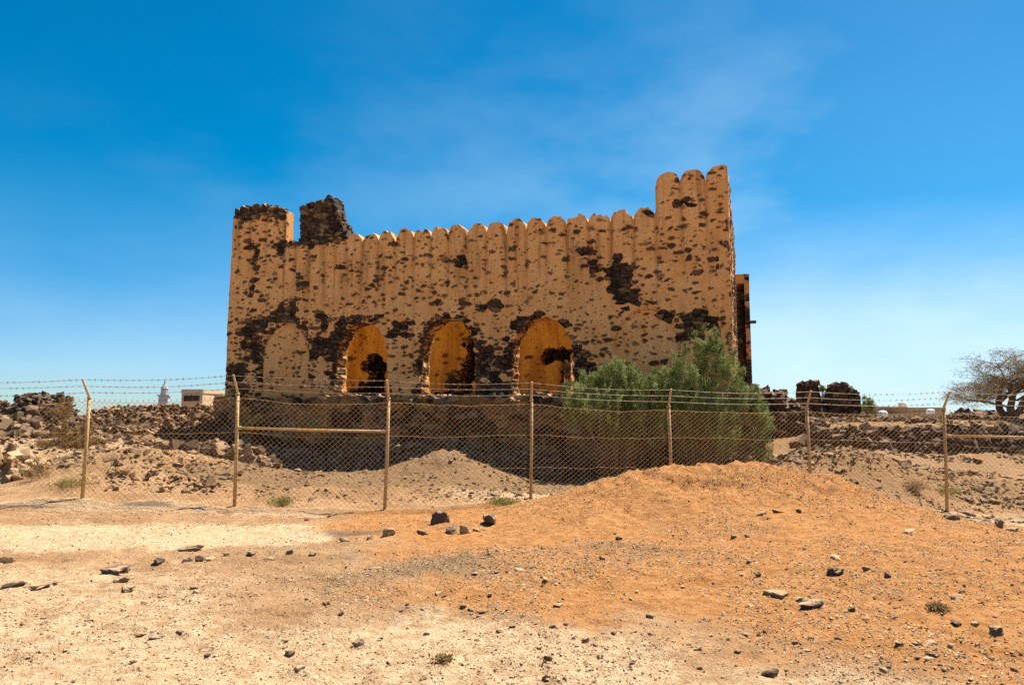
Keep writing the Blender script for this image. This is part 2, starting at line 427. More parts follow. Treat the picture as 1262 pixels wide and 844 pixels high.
def build_ground():
    xs = axis(-3500, -12, 12.5, 3500, 0.055, 1.12)
    ys = [2.8]
    while ys[-1] < 28: ys.append(ys[-1] + max(0.028, 0.0042 * ys[-1]))
    s = 0.12
    while ys[-1] < 4200: s *= 1.14; ys.append(ys[-1] + s)
    dn = []; y = 2.8; s = 0.05
    while y > -60: s *= 1.3; y -= s; dn.append(y)
    ys = np.array(dn[::-1] + ys)
    X, Y = np.meshgrid(xs, ys)
    Z = tz(X, Y)
    for (u, v, ru, rv, dp) in ((880, 592, .42, .30, .13), (1008, 600, .36, .4, .12), (1060, 612, .3, .25, .08), (840, 600, .3, .3, .08), (930, 588, .3, .2, .07)):   # small slumps dug into the mound
        q = gpix(u, v); k = np.exp(-((X - q[0]) / ru) ** 2 - ((Y - q[1]) / rv) ** 2)
        Z = Z - dp * k * (.3 + 1.4 * fbm(X * 6, Y * 6, 4, 3))
    nx, ny = len(xs), len(ys)
    i = np.arange(nx * ny).reshape(ny, nx)
    Q = np.stack([i[:-1, :-1], i[:-1, 1:], i[1:, 1:], i[1:, :-1]], -1).reshape(-1, 4)
    # soil zones, in metres on the ground
    n1 = fbm(X * 0.5, Y * 0.5, 2, 4) - 0.5; n2 = fbm(X * 1.7, Y * 1.7, 6, 4) - 0.5
    edge = -0.9 + (Y - 7.0) * -0.33            # boundary of the orange soil
    oran = sst(-1.3, 1.3, X - edge + n1 * 4.0 + n2 * 1.2) * sst(4.6, 6.8, Y + 0.45 * X + n1 * 3) * (1 - sst(14.3, 15.3, Y))
    oran = np.maximum(oran, (.42 + n1 * .8) * np.exp(-((Y - 8.0 - n2) / 1.5) ** 2) * (X < 3))
    oran = np.maximum(oran, 0.72 * sst(4.5, 6.5, X) * sst(15.6, 16.8, Y) * (1 - sst(20.5, 22, Y)) * (.75 + n1))
    oran = oran * (.74 + .26 * sst(10.6, 11.8, Y)) 
    band = 1.15 * np.exp(-((Y - (10.9 + 0.22 * (X + 6))) / 1.5) ** 2) * (1 - sst(-3.4, -1.6, X + n2 * 2))   # cream track
    band2 = 0.55 * np.exp(-((Y - 14.2) / .8) ** 2) * (1 - sst(0, 1.5, X))
    fore = 0.64 * (1 - sst(5.2, 7.6, Y + 0.55 * X + n1 * 4))
    midp = 0.8 * np.exp(-((X - .2) / 2.2) ** 2 - ((Y - 16) / .9) ** 2)
    rightp = 0.8 * sst(8.2, 9.2, X) * np.exp(-((Y - 15.3) / 1.0) ** 2)
    terr = 0.7 * (1 - sst(-10.5, -9.2, X)) * np.exp(-((Y - 20) / 3.5) ** 2)
    pale = np.clip(np.maximum.reduce([band, band2, fore, midp, rightp, terr]) + n2 * 0.35, 0, 1) * (1 - 0.6 * oran)
    g1 = sst(-9, -6.5, X) * (1 - sst(1.4, 2.4, X)) * sst(15.9, 16.8, Y + n2)
    g1 = np.maximum(g1, .42 * sst(15.2, 16.2, Y + n2) * (1 + n1))
    g2 = sst(20.5, 22, Y + n2) * (0.55 + 0.5 * n1)
    g3 = .75 * np.exp(-((Y - 8.6 - 0.25 * X) / 1.1) ** 2) * np.exp(-((X + .2) / 3.2) ** 2)
    g4 = .56 * sst(5.5, 6.5, X) * sst(15.4, 16.6, Y) * (1 + n1)
    grav = np.clip(np.maximum.reduce([g1, g2, g4, g3 * (0.7 + n2 * 1.5)]), 0, 1)
    dark = np.zeros_like(X)
    for (u, v, ru, rv) in ((440, 657, 0.85, 0.42), (180, 622, 0.75, 0.35), (20, 624, 1.2, .25)):  # two ground stains; the last paints the left mesh's cast shadow into the soil
        p = gpix(u, v)
        dark = np.maximum(dark, np.clip(1.25 - np.hypot((X - p[0]) / ru, (Y - p[1]) / rv), 0, 1))
    dark = np.maximum(dark, sst(.56, .70, fbm(X * 1.6, Y * 1.1, 3, 4)) * .5 * sst(.35, .7, Z) * (Y < 15) )
    dark = np.maximum(dark, sst(.6, .75, fbm(X * .9, Y * 1.3, 10, 4)) * .45 * (Y < 16))
    o = mk('ground', np.stack([X, Y, Z], -1).reshape(-1, 3), Q, M_GROUND, None,
           dict(oran=oran.ravel(), pale=pale.ravel(), grav=grav.ravel(), dark=dark.ravel()), True)
    tag(o, 'dry desert ground, cream track at left and orange soil mound at right', 'ground', kind='structure')


build_ground()

# ------------------------------------------------------------------ the fort
ANG = R(18.0)
E1 = np.array([math.cos(ANG), -math.sin(ANG), 0]); E2 = np.array([math.sin(ANG), math.cos(ANG), 0])
DR = 22.0
PR = at(906, 515, DR); PR[2] = 0
_q = (at(276, 515, 1.0)[0])
LEN = (PR[0] - _q * DR) / (E1[0] + _q * (-E1[1]) * 1.0)
PL = PR - E1 * LEN


def fp(u, v):
    """pixel -> (s, z) on the facade plane"""
    d = ray(u, v); n = E2
    t = (np.dot(PL - np.array([0, 0, CAMZ]), n)) / np.dot(d, n)
    p = np.array([0, 0, CAMZ]) + d * t
    return float(np.dot(p - PL, E1)), float(p[2])


def place(s, d, z):
    s = np.asarray(s, float); d = np.asarray(d, float); z = np.asarray(z, float)
    return PL + s[..., None] * E1 + d[..., None] * E2 + z[..., None] * np.array([0, 0, 1.])


FLOORZ = fp(560, 489)[1]
ZB = FLOORZ - 0.12
# patches of fallen plaster (pixel centre, radii in px)
PATCH = [(765, 345, 19, 26), (760, 330, 12, 14), (733, 324, 7, 15), (727, 298, 3, 14), (856, 400, 17, 20), (862, 388, 12, 10), (846, 410, 8, 14), (880, 402, 8, 8), (838, 250, 12, 6), (846, 250, 5, 8),
         (826, 297, 8, 7), (832, 308, 4, 6), (818, 388, 12, 6), (853, 338, 9, 5), (893, 332, 8, 7), (897, 300, 5, 9), (806, 262, 6, 6), (898, 360, 5, 10), (885, 318, 9, 3),
         (600, 378, 12, 6), (612, 381, 5, 3), (493, 407, 15, 11), (482, 410, 8, 7),
         (414, 440, 9, 40), (422, 407, 13, 14), (440, 395, 14, 7), (462, 392, 11, 6), (404, 428, 14, 10), (408, 420, 16, 8), (418, 480, 10, 14),
         (521, 440, 9, 36), (527, 412, 12, 14), (545, 394, 14, 7), (568, 396, 10, 6), (582, 408, 9, 9), (592, 430, 10, 16), (588, 460, 10, 20), (600, 440, 12, 8), (607, 465, 12, 8), (600, 480, 14, 7), (520, 480, 10, 10),
         (630, 440, 8, 34), (640, 402, 10, 10), (660, 392, 16, 5), (690, 398, 12, 6), (622, 447, 12, 14), (618, 475, 16, 10), (636, 478, 8, 12), (600, 452, 9, 6),
         (712, 440, 10, 9), (722, 452, 8, 18), (715, 470, 8, 10), (728, 478, 9, 9), (705, 425, 7, 10),
         (310, 412, 12, 20), (318, 400, 9, 12), (300, 404, 8, 8), (312, 430, 10, 12), (318, 442, 7, 9), (352, 388, 9, 12), (345, 396, 11, 9), (362, 378, 7, 12), (338, 392, 8, 9), (372, 350, 6, 9), (385, 430, 8, 14), (380, 440, 7, 10),
         (395, 425, 10, 9), (290, 462, 14, 13), (296, 480, 14, 8), (325, 455, 4, 9), (310, 360, 2.5, 40), (316, 320, 2, 20), (308, 300, 4, 5), (322, 298, 3, 4), (422, 332, 4, 6), (565, 324, 5, 7), (716, 311, 6, 6),
         (350, 300, 14, 4), (380, 298, 30, 5), (345, 312, 5, 7), (540, 372, 5, 4), (390, 388, 4, 8), (450, 484, 32, 4), (560, 486, 32, 5), (385, 318, 10, 3), (770, 470, 12, 8), (400, 398, 8, 10)]
_pp = []
for (u, v, ru, rv) in PATCH:
    s0, z0 = fp(u, v); s1, _ = fp(u + ru, v); _, z1 = fp(u, v - rv)
    _pp.append((s0, z0, max(s1 - s0, 0.03), max(z1 - z0, 0.03)))


def patchval(s, z):
    v = np.full(np.shape(s), -3.0)
    for (a, b, ra, rb) in _pp:
        v = np.maximum(v, 1.0 - np.hypot((s - a) / ra, (z - b) / rb))
    return v


ARCHES = [((413, 478), 397, 442), ((518, 585), 392, 438), ((630, 706), 391, 440)]
_arch = []
for (l, r), apex, spr in ARCHES:
    m = (l + r) / 2
    _arch.append((fp(l, spr)[0], fp(r, spr)[0], fp(m, apex)[1], fp(m, spr)[1]))
BLIND = []
for (l, r), apex, spr in (((322, 380), 400, 440), ((757, 838), 381, 430)):
    m = (l + r) / 2
    BLIND.append((fp(l, spr)[0], fp(r, spr)[0], fp(m, apex)[1], fp(m, spr)[1]))


def arch_sd(s, z, A):
    """>0 inside a slightly pointed arch standing on the floor"""
    s0, s1, za, zs = A
    c = (s0 + s1) / 2; w = (s1 - s0) / 2
    h = np.clip((z - zs) / (za - zs), 0, 1)
    half = w * np.power(np.maximum(1 - h ** 2.0, 0), 0.48)
    d = half - np.abs(s - c)
    return np.where(z > za, -1.0, np.where(z < FLOORZ, -1.0, d))


def cut_arches(s, z):
    w = (fbm(s * 5, z * 5, 4, 3) - .5) * 0.16
    v = np.full(np.shape(s), -1.0)
    for A in _arch: v = np.maximum(v, arch_sd(s, z, A) + w)
    return (v > 0) & (z > FLOORZ)


MERLON_U = [427, 446, 466, 487, 509, 530.5, 552, 575, 599, 623.5, 648, 672.5, 698, 724.5, 752, 780.5, 808]
MER = [fp(u, 280)[0] for u in MERLON_U]
S_LT = fp(350, 300)[0]; S_RT = fp(809, 270)[0]
ZW = fp(640, 285)[1]       # notch level
ZT = fp(640, 270)[1]       # merlon top
print('fort', LEN, PL, PR, 'floor', FLOORZ, 'merlon', ZW, ZT, S_LT, S_RT)


def groove(s, edges):
    g = np.full(np.shape(s), 9.0)
    for e in edges: g = np.minimum(g, np.abs(s - e))
    return g


RTM = [S_RT, fp(838, 225)[0], fp(869, 222)[0], LEN]
LTM = [0.0, fp(308, 270)[0], fp(328, 270)[0], S_LT]
LOWM = [S_LT, S_LT + .5, S_LT + 1.1, S_LT + 1.7, MER[0]]
ALLG = LTM + LOWM + MER + RTM


def facade_fields(s, z, zone='front'):
    wx = s + 0.09 * (fbm(s * 5, z * 5, 1, 3) - 0.5); wz = z + 0.06 * (fbm(s * 5, z * 5, 9, 3) - 0.5)
    cw, ch = (0.42, 0.24) if zone == 'podium' else ((0.30, 0.17) if zone == 'bare' else (0.27, 0.145))
    F1, F2, r, r2, cx, cz = voro(wx, wz, cw, ch, 3, 0.9)
    gap = sst(0.02, 0.22, F2 - F1)
    if zone == 'front':
        pv = patchval(cx, cz) + 0.8 * (fbm(cx * 2.1, cz * 2.1, 7, 3) - 0.5) + .7 * (r - .55)
        exposed = pv > 0.02
        for A in BLIND[:1]:
            zz_ = np.maximum(cz, FLOORZ + .01)
            sd = np.where(cz < A[2] + .35, np.maximum(arch_sd(cx, zz_, (A[0] - .24, A[1] + .24, A[2] + .26, A[3])), -1), -1)
            ins = arch_sd(cx, zz_, A) > .0
            exposed = exposed | ((sd > 0) & ~ins & (r > .56) & (cz > A[3] - .9))
        topd = fp(320, 268)[1]
        exposed = exposed | ((cx < S_LT) & (cz > topd + 0.25 * (fbm(cx * 4, 0 * cx, 2, 2) - .5)))
        low = 1 - sst(FLOORZ + 1.2, FLOORZ + 2.8, z)
        left = 1 - sst(2.5, 5.0, s); right = sst(LEN - 3.2, LEN - 2.0, s)
        dens = 0.31 + 0.20 * low + 0.20 * left + 0.08 * right
        dens = dens * (0.6 + 0.8 * fbm(cx * .8, cz * .8, 12, 3))
    elif zone in ('bare', 'podium'):
        exposed = np.ones(np.shape(s), bool); dens = 0.0
    elif zone == 'side':
        exposed = fbm(cx * .8, cz * .8, 12, 3) > 0.55; dens = 0.45
    else:                        # inner, mostly whole plaster
        exposed = fbm(cx * .9, cz * .9, 14, 3) > 0.70; dens = 0.10
    single = (r < dens) & ~exposed
    rough = fbm(s * 11, z * 13, 5, 3) - .5
    thr = 0.06 + 0.42 * r2 ** .8
    poly = sst(thr, thr + .10, F2 - F1 + .22 * rough)
    blob = sst(0.0, 0.08, 0.16 + 0.30 * r2 - F1 + .25 * rough)
    emb = np.where(_TAB[9][(cx * 97).astype(int) & 255, (cz * 131).astype(int) & 255] < .6, poly, blob) * single
    if zone in ('front', 'side', 'inner'):       # small pits and chips between the stones
        G1, G2, q, q2, gx, gz = voro(wx + .04 * rough, wz, 0.125, 0.062, 11, 0.95)
        pit = (q < (.15 if zone != 'inner' else .05) * (.4 + 1.2 * fbm(gx * .9, gz * .9, 2, 3))) & ~exposed
        emb = np.maximum(emb, sst(0, .1, .14 + .3 * q2 - G1) * pit)
        B1, B2, k1, k2, bx, bz = voro(wx + .07 * rough, wz + .04 * rough, 0.62, 0.26, 5, 0.95)
        big = (k1 < ((.07 + .06 * (1 - sst(FLOORZ + 1, FLOORZ + 3, bz))) if zone != 'inner' else .06)) & ~exposed
        emb = np.maximum(emb, sst(.34 + .3 * k2, .42 + .3 * k2, B2 - B1 + .2 * rough) * big)
    g = groove(s, ALLG)
    if zone == 'front':
        topz = np.where(s < S_LT, fp(320, 268)[1], np.where(s > S_RT, fp(850, 225)[1], ZW))
        fade = sst(-3.2, -0.3, z - topz)
        rib = (1 - sst(0.0, 0.13, g)) * 0.06 * (0.25 + 0.75 * fade) * sst(-4.0, -2.5, z - topz)
    else:
        fade = 0.0; rib = 0.0
    disp = (fbm(s * 1.2, z * 1.2, 10, 3) - .5) * 0.06 + (fbm(s * 7, z * 7, 11, 3) - .5) * 0.022 - rib
    bl = 0.0; crk = 0.0
    if zone == 'front':
        for A in BLIND:
            sd = np.where(z < A[2], arch_sd(s, np.maximum(z, FLOORZ + .01), A), -1)
            bl = np.maximum(bl, sst(0, .05, sd)); crk = np.maximum(crk, np.exp(-((sd - .01) / .03) ** 2) * (sd > -.5) * sst(.42, .52, fbm(s * 2, z * 2, 5, 3)))
        disp = disp - 0.11 * bl
        lft = (bl > .3) & (s < 6); emb = np.where(lft, emb * (r2 > .45), emb); exposed = exposed & ~lft
    disp = np.where(exposed, disp - 0.12 + gap * (0.05 + 0.11 * r2) + (fbm(s * 16, z * 16, 3, 2) - .5) * .03, disp)
    disp = disp - .07 * crk
    disp = disp + emb * (0.035 - 0.075 * r) + rough * .015 
    stone = np.where(exposed, 1.0, emb * (.93 + .07 * r))
    if zone == 'podium':
        disp = disp + (fbm(s * .8, z * 1.1, 4, 4) - .5) * .45
        stone = 1 - sst(.47, .56, fbm(s * 1.1, z * 1.8, 15, 4)) * (.85 - .55 * gap); r2 = np.clip(r2 * 1.35, 0, 1)
    mort = np.where(exposed, (1 - gap) * (sst(.52, .6, fbm(s * 1.7, z * 2.3, 13, 3)) if zone == 'podium' else sst(.46, .6, fbm(s * 2.3, z * 2.3, 13, 3)) * .7), 0.0)
    streak = sst(0.52, 0.75, fbm(s * 5.0, z * 0.45, 6, 4))
    stain = np.clip(streak * (0.22 + 0.5 * fade) + (1 - sst(0.0, 0.10, g)) * fade * 0.5, 0, 1) if zone == 'front' else streak * .3
    if zone == 'front':
        stain = np.maximum(stain, crk * .9)
        for (u, v) in ((565, 330), (716, 318), (422, 336)):
            a, b = fp(u, v)
            stain = np.maximum(stain, np.exp(-((s - a) / .16) ** 2) * sst(-1.3, -.1, z - b) * (1 - sst(-.05, .05, z - b)) * .8)
        stain = np.maximum(stain, .35 * (1 - sst(FLOORZ + .1, FLOORZ + 1.4, z)) * fbm(s * 2, z * 2, 4, 3) * 1.3)
    return disp, stone, r2, stain, mort


def wall(s0, s1, zb, topf, cell, zone, thick, frame, cut=None, part=None, warm=0.0, K=6, ncol=None, jambstone=0.8):
    """A masonry wall with real thickness. frame(s, d, z) -> world. Returns {part id: (V, Q, attrs)}"""
    nc = ncol or max(2, int(round((s1 - s0) / cell)) + 1)
    ss = np.linspace(s0, s1, nc)
    tops = topf(ss)
    nr = max(3, int(round((np.max(tops) - zb) / cell)) + 1)
    v = np.linspace(0, 1, nr)
    S = np.broadcast_to(ss, (nr, nc)).copy()
    Z = zb + v[:, None] * (tops - zb)[None, :]
    disp, stone, rnd, stain, mort = facade_fields(S, Z, zone)
    i = np.arange(nr * nc).reshape(nr, nc)
    Q = np.stack([i[:-1, :-1], i[:-1, 1:], i[1:, 1:], i[1:, :-1]], -1).reshape(-1, 4)
    sf, zf = S.ravel(), Z.ravel()
    cs, cz = sf[Q].mean(1), zf[Q].mean(1)
    if cut is not None:
        k = ~cut(cs, cz); Q = Q[k]; cs, cz = cs[k], cz[k]
    pid = np.zeros(len(Q), int) if part is None else part(cs, cz)
    n = nr * nc
    front = frame(sf, -disp.ravel(), zf)
    layers = [front]
    A = dict(stone=[stone.ravel()], rnd=[rnd.ravel()], stain=[stain.ravel()], mort=[mort.ravel()], warm=[np.full(n, warm)])
    # boundary edges
    E = np.concatenate([Q[:, [0, 1]], Q[:, [1, 2]], Q[:, [2, 3]], Q[:, [3, 0]]])
    Ep = np.tile(pid, 4)
    key = np.sort(E, 1); kk = key[:, 0].astype(np.int64) * n + key[:, 1]
    _, inv, cnt = np.unique(kk, return_inverse=True, return_counts=True)
    bm = cnt[inv] == 1
    E = E[bm]; Ep = Ep[bm]
    isj = (zf > zb + .02) & (zf < np.interp(sf, ss, tops) - 0.02) & (sf > s0 + .01) & (sf < s1 - .01)
    allQ = [Q]; allP = [pid]
    for k in range(1, K + 1):
        d0 = -disp.ravel(); d = d0 + (thick - d0) * k / K
        if k < K:
            dd = (fbm(sf * 3 + d * 5, zf * 5 + d * 3, 2, 3) - .5) * 0.10
            ds = np.where(isj, dd, 0) ; dz = (fbm(sf * 5, d * 5, 7, 2) - .5) * .05
            layers.append(frame(sf + ds, d, zf + np.where(isj, 0, dz)))
            F1, F2, r, r2, _, _ = voro(d + 0 * sf + .05 * (fbm(zf * 9, sf * 9, 1, 2) - .5), zf + .3 * sf, .24, .13, 6, .8)
            stn = np.where(isj, np.where(r < jambstone, sst(.02, .12, F2 - F1), .0), np.where(r < .3, sst(.05, .15, F2 - F1), 0) if zone not in ('bare', 'podium') else 1.0)
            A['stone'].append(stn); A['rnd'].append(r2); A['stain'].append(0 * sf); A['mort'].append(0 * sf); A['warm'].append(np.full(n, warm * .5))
        else:
            layers.append(frame(sf, d + (fbm(sf * 2, zf * 2, 1, 2) - .5) * .02, zf))
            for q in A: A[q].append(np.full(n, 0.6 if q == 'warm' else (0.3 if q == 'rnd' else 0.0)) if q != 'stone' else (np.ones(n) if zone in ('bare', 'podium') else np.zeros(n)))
        a = E[:, 0] + (k - 1) * n; b = E[:, 1] + (k - 1) * n
        allQ.append(np.stack([b, a, a + n, b + n], 1)); allP.append(Ep)
    allQ.append(Q[:, ::-1] + K * n); allP.append(pid)
    V = np.concatenate(layers); QQ = np.concatenate(allQ); PP = np.concatenate(allP)
    A = {q: np.concatenate(x) for q, x in A.items()}
    out = {}
    for p in np.unique(PP):
        q = QQ[PP == p]; used, inv = np.unique(q, return_inverse=True)
        out[int(p)] = (V[used], inv.reshape(-1, 4), {k: x[used] for k, x in A.items()})
    return out


def merl(t, p=2.3):
    return np.sqrt(np.maximum(1 - np.abs(np.clip(t, -1, 1)) ** p, 0))


def top_curtain(s):
    z = np.full(s.shape, fp(380, 297)[1]) + (fbm(s * 4, 0 * s, 3, 3) - .5) * .12
    for a, b in zip(MER[:-1], MER[1:]):
        k = (s >= a) & (s <= b)
        t = (s - (a + b) / 2) / ((b - a) / 2)
        worn = 0.08 * (vn(np.array([a * 9]), np.array([3.3]), 2)[0] - .5)
        z = np.where(k, ZW + (ZT - ZW + worn) * merl(t), z)
    low = s < MER[0]
    for a, b in zip(LOWM[:-1], LOWM[1:]):
        k = (s >= a) & (s <= b) & low
        t = (s - (a + b) / 2) / ((b - a) / 2)
        z = np.where(k, z + .16 * merl(t) - .08, z)
    z = z - .10 * sst(.64, .72, fbm(s * 3.1, 0 * s + 5, 9, 3))
    return z + (fbm(s * 9, 0 * s + 2, 5, 3) - .5) * .08


def top_right(s):
    s = np.maximum(s, RTM[0]); z = np.zeros(s.shape)
    tops = [fp(824, 212)[1], fp(853, 209)[1], fp(892, 203)[1]]
    notch = fp(838, 226)[1]
    for k, (a, b) in enumerate(zip(RTM[:-1], RTM[1:])):
        if k == 2: b2 = b + .28
        else: b2 = b
        m = (s >= a - 1e-6) & (s <= b + 1e-6)
        t = (s - (a + b2) / 2) / ((b2 - a) / 2)
        z = np.where(m, notch + (tops[k] - notch) * merl(t), z)
    return z + (fbm(s * 9, 0 * s + 2, 5, 3) - .5) * .05


def top_left(s):
    z = np.full(s.shape, fp(320, 252)[1])
    return z + (fbm(s * 2.5, 0 * s, 9, 3) - .5) * .25 + (np.floor(fbm(s * 7, 0 * s, 4, 2) * 5) / 5 - .5) * .22 - 0.25 * sst(S_LT - .7, S_LT, s)


fort = thing('ruined_fort', 'roofless ruined fort of ochre plaster over dark basalt with scalloped parapet and three open arches', 'ruin', tuple(place(LEN / 2, 1.0, 0.0)))


def emit(parts, names, mat=M_WALL, parent=fort, labels=None):
    res = []
    for p, (V, Q, A) in parts.items():
        o = mk(names(p) if callable(names) else names, V, Q, mat, parent, A)
        res.append(o)
    return res


CELL = 0.026


def curtain_part(s, z):
    idx = np.searchsorted(np.array(MER), s)     # 1..16 within merlons
    return np.where((z > ZW - 0.03) & (s > MER[0]) & (s < MER[-1]), idx, 0)


emit(wall(S_LT, S_RT, ZB, top_curtain, CELL, 'front', 0.8, place, cut_arches, curtain_part), lambda p: 'front_wall' if p == 0 else 'merlon')
rt = np.array(RTM); ZRN = fp(838, 226)[1]
for o in emit(wall(S_RT - .03, LEN, ZB, top_right, CELL, 'front', 0.8, place, None, lambda s, z: np.where(z > ZRN - .04, np.searchsorted(rt[:-1], s), 0)), lambda p: 'corner_tower' if p == 0 else 'merlon'):
    if o.name.startswith('corner_tower'): o['label'] = 'tall right corner tower with three rounded merlons'
o = emit(wall(0, S_LT + .03, ZB, top_left, CELL, 'front', 0.55, place), 'corner_tower')[0]
o['label'] = 'broken left corner tower capped with bare dark stone'

# right flank: scalloped wall running back from the corner
def fr_side(s, d, z):       # s runs back from the corner, d goes inward (left)
    s = np.asarray(s, float); d = np.asarray(d, float); z = np.asarray(z, float)
    return PR + s[..., None] * E2 - d[..., None] * E1 + z[..., None] * np.array([0, 0, 1.])


def top_side(s):
    per = 0.85; t = ((s / per) % 1.0) * 2 - 1
    return ZRN + 0.42 * merl(t) + (fbm(s * 6, 0 * s, 5, 2) - .5) * .06


emit(wall(0.80, 9.6, ZB - .3, top_side, 0.05, 'side', 0.8, fr_side), 'flank_wall')
# the strip of flank belonging to the corner tower's own depth
emit(wall(0.004, 0.80, ZB - .3, lambda s: np.full(s.shape, ZRN - .05), 0.04, 'side', 0.35, lambda s, d, z: fr_side(s, np.asarray(d) - .004, z)), 'flank_wall')
# rear buttress tower at the back of the flank: two piers, dark slot and a cap
ZBT = at(920, 347, 31.5)[2]


def fr_but(off, dpt):
    def f(s, d, z):          # s runs outward from flank, d backward
        s = np.asarray(s, float); d = np.asarray(d, float); z = np.asarray(z, float)
        return PR + (d + dpt)[..., None] * E2 + (s + off)[..., None] * E1 + z[..., None] * np.array([0, 0, 1.])
    return f


emit(wall(0.0, 0.50, ZB - 1.2, lambda s: np.full(s.shape, ZBT - .25), 0.045, 'bare', 1.6, fr_but(0.0, 9.75)), 'rear_buttress')
emit(wall(0.0, 0.20, ZB - 1.2, lambda s: np.full(s.shape, ZBT - .15) + (fbm(s * 5, 0 * s, 1, 2) - .5) * .1, 0.045, 'side', 1.9, fr_but(0.36, 9.55)), 'buttress_pier')
emit(wall(0.0, 0.57, ZBT - .16, lambda s: np.full(s.shape, ZBT + .22), 0.045, 'side', 1.9, fr_but(0.0, 9.5)), 'buttress_cap')
a = Acc(); a.box(PR + E2 * 10.4 + E1 * .66 + np.array([0, 0, at(928, 398, 32)[2]]), (.3, .14, .12), -ANG, .4)
a.build('water_spout', M_BASALT, fort)
# left outer wall and rear wall
emit(wall(0.56, 9.6, ZB - .3, lambda s: np.full(s.shape, ZW - .6) + (fbm(s * .8, 0 * s, 3, 3) - .5) * 2.0, 0.12, 'side', 0.8,
          lambda s, d, z: PL + np.asarray(s, float)[..., None] * E2 + np.asarray(d, float)[..., None] * E1 + np.asarray(z, float)[..., None] * np.array([0, 0, 1.])), 'left_wall')
emit(wall(0.0, LEN - .81, ZB - .3, lambda s: np.full(s.shape, FLOORZ + 3.4) + (fbm(s * .6, 0 * s, 3, 3) - .5) * 1.2, 0.12, 'side', 0.7,
          lambda s, d, z: place(s, 9.6 - np.asarray(d, float), z)), 'rear_wall')

# inner wall seen through the arches, with ragged openings
DIN = 3.6


def ip(u, v):
    d = ray(u, v); P0 = PL + E2 * DIN
    t = np.dot(P0 - np.array([0, 0, CAMZ]), E2) / np.dot(d, E2)
    p = np.array([0, 0, CAMZ]) + d * t
    return float(np.dot(p - PL, E1)), float(p[2])


HOLES = [(449, 486, 22, 8), (446, 478, 6, 9), (552, 488, 28, 5), (575, 470, 9, 22), (660, 488, 26, 4), (462, 446, 11, 11), (452, 450, 8, 7), (470, 452, 7, 8), (460, 478, 9, 24), (452, 482, 5, 10), (470, 470, 4, 20),
         (580, 445, 6, 42), (572, 425, 3, 3),
         (688, 436, 16, 9), (680, 437, 12, 8), (672, 443, 6, 7), (699, 462, 8, 28), (678, 470, 0.1, 0.1)]
_hh = []
for (u, v, ru, rv) in HOLES:
    s0, z0 = ip(u, v); s1, _ = ip(u + ru, v); _, z1 = ip(u, v - rv)
    _hh.append((s0, z0, max(s1 - s0, .01), max(z1 - z0, .01)))


def cut_inner(s, z):
    v = np.full(np.shape(s), -3.0)
    for (a, b, ra, rb) in _hh: v = np.maximum(v, 1 - np.hypot((s - a) / ra, (z - b) / rb))
    return (v + .9 * (fbm(s * 5, z * 5, 7, 3) - .5) > 0) & (z > FLOORZ + .05)


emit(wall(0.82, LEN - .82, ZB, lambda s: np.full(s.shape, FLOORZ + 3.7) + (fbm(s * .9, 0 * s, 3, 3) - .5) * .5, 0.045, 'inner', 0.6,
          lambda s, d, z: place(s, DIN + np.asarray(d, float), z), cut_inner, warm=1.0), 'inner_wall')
a = Acc(); a.box(place(LEN / 2, 5.0, FLOORZ - .21), (LEN - 1.7, 9.1, .4), -ANG, .6); a.build('floor', M_TANROCK, fort)
a = Acc(); a.box(place(LEN / 2, 6.55, FLOORZ + 3.12), (LEN - 1.7, 4.6, .35), -ANG, .2); a.build('roof', M_RUBBLE, fort)  # unseen slab added over the rear room to keep the inner wall openings dark
# sunlit stub of masonry inside the right-hand arch
emit(wall(0.0, 0.24, FLOORZ - .05, lambda s: np.full(s.shape, ip(689, 443)[1] - .2), 0.03, 'side', .5,
          lambda s, d, z: place(np.asarray(s, float) + fp(681, 470)[0], 1.55 + np.asarray(d, float), z), K=4), 'masonry_stub')

# broken stub of dark wall above the parapet
SB0, SB1 = fp(366, 290)[0], fp(425, 290)[0]


def top_stub(s):
    u = (s - SB0) / (SB1 - SB0)
    z0, z1, z2, z3 = fp(380, 246)[1], fp(404, 240)[1], fp(412, 268)[1], fp(423, 290)[1]
    z = np.interp(u, [0, .12, .3, .6, .7, .78, .9, 1.0], [z0 - .25, z0 - .05, z0, z1, z1 - .1, z2 + .1, z2 - .25, z3])
    return z + (np.floor(fbm(s * 6, 0 * s, 4, 2) * 6) / 6 - .5) * .22


emit(wall(SB0, SB1, fp(390, 302)[1], top_stub, 0.03, 'bare', .75, lambda s, d, z: place(s, np.asarray(d, float) + .12, z)), 'broken_parapet')

# loose stones that cap the broken tops (ragged silhouette) ------------------- rock templates
def rock_templates(k=14):
    import bmesh
    out = []
    for i in range(k):
        rg = np.random.default_rng(100 + i)
        C8 = np.array([[x, y, z] for x in (-1, 1) for y in (-1, 1) for z in (-1, 1)], float)
        C8 *= rg.uniform(.42, .95, (8, 3)); P = np.delete(C8, rg.choice(8, rg.integers(0, 3), replace=False), 0)
        P = np.concatenate([P, rg.normal(size=(4, 3)) * .3 + rg.choice([-1, 1], (4, 3)) * np.array([.45, .45, .45])]); P = np.clip(P, -1, 1)
        bm = bmesh.new()
        for p in P: bm.verts.new(p)
        bmesh.ops.convex_hull(bm, input=bm.verts)
        bmesh.ops.triangulate(bm, faces=bm.faces)
        bm.verts.ensure_lookup_table()
        vs = [v for v in bm.verts if v.link_faces]
        ix = {v: j for j, v in enumerate(vs)}
        out.append((np.array([v.co[:] for v in vs]), np.array([[ix[v] for v in f.verts] for f in bm.faces])))
        bm.free()
    return out


ROCKS = rock_templates()


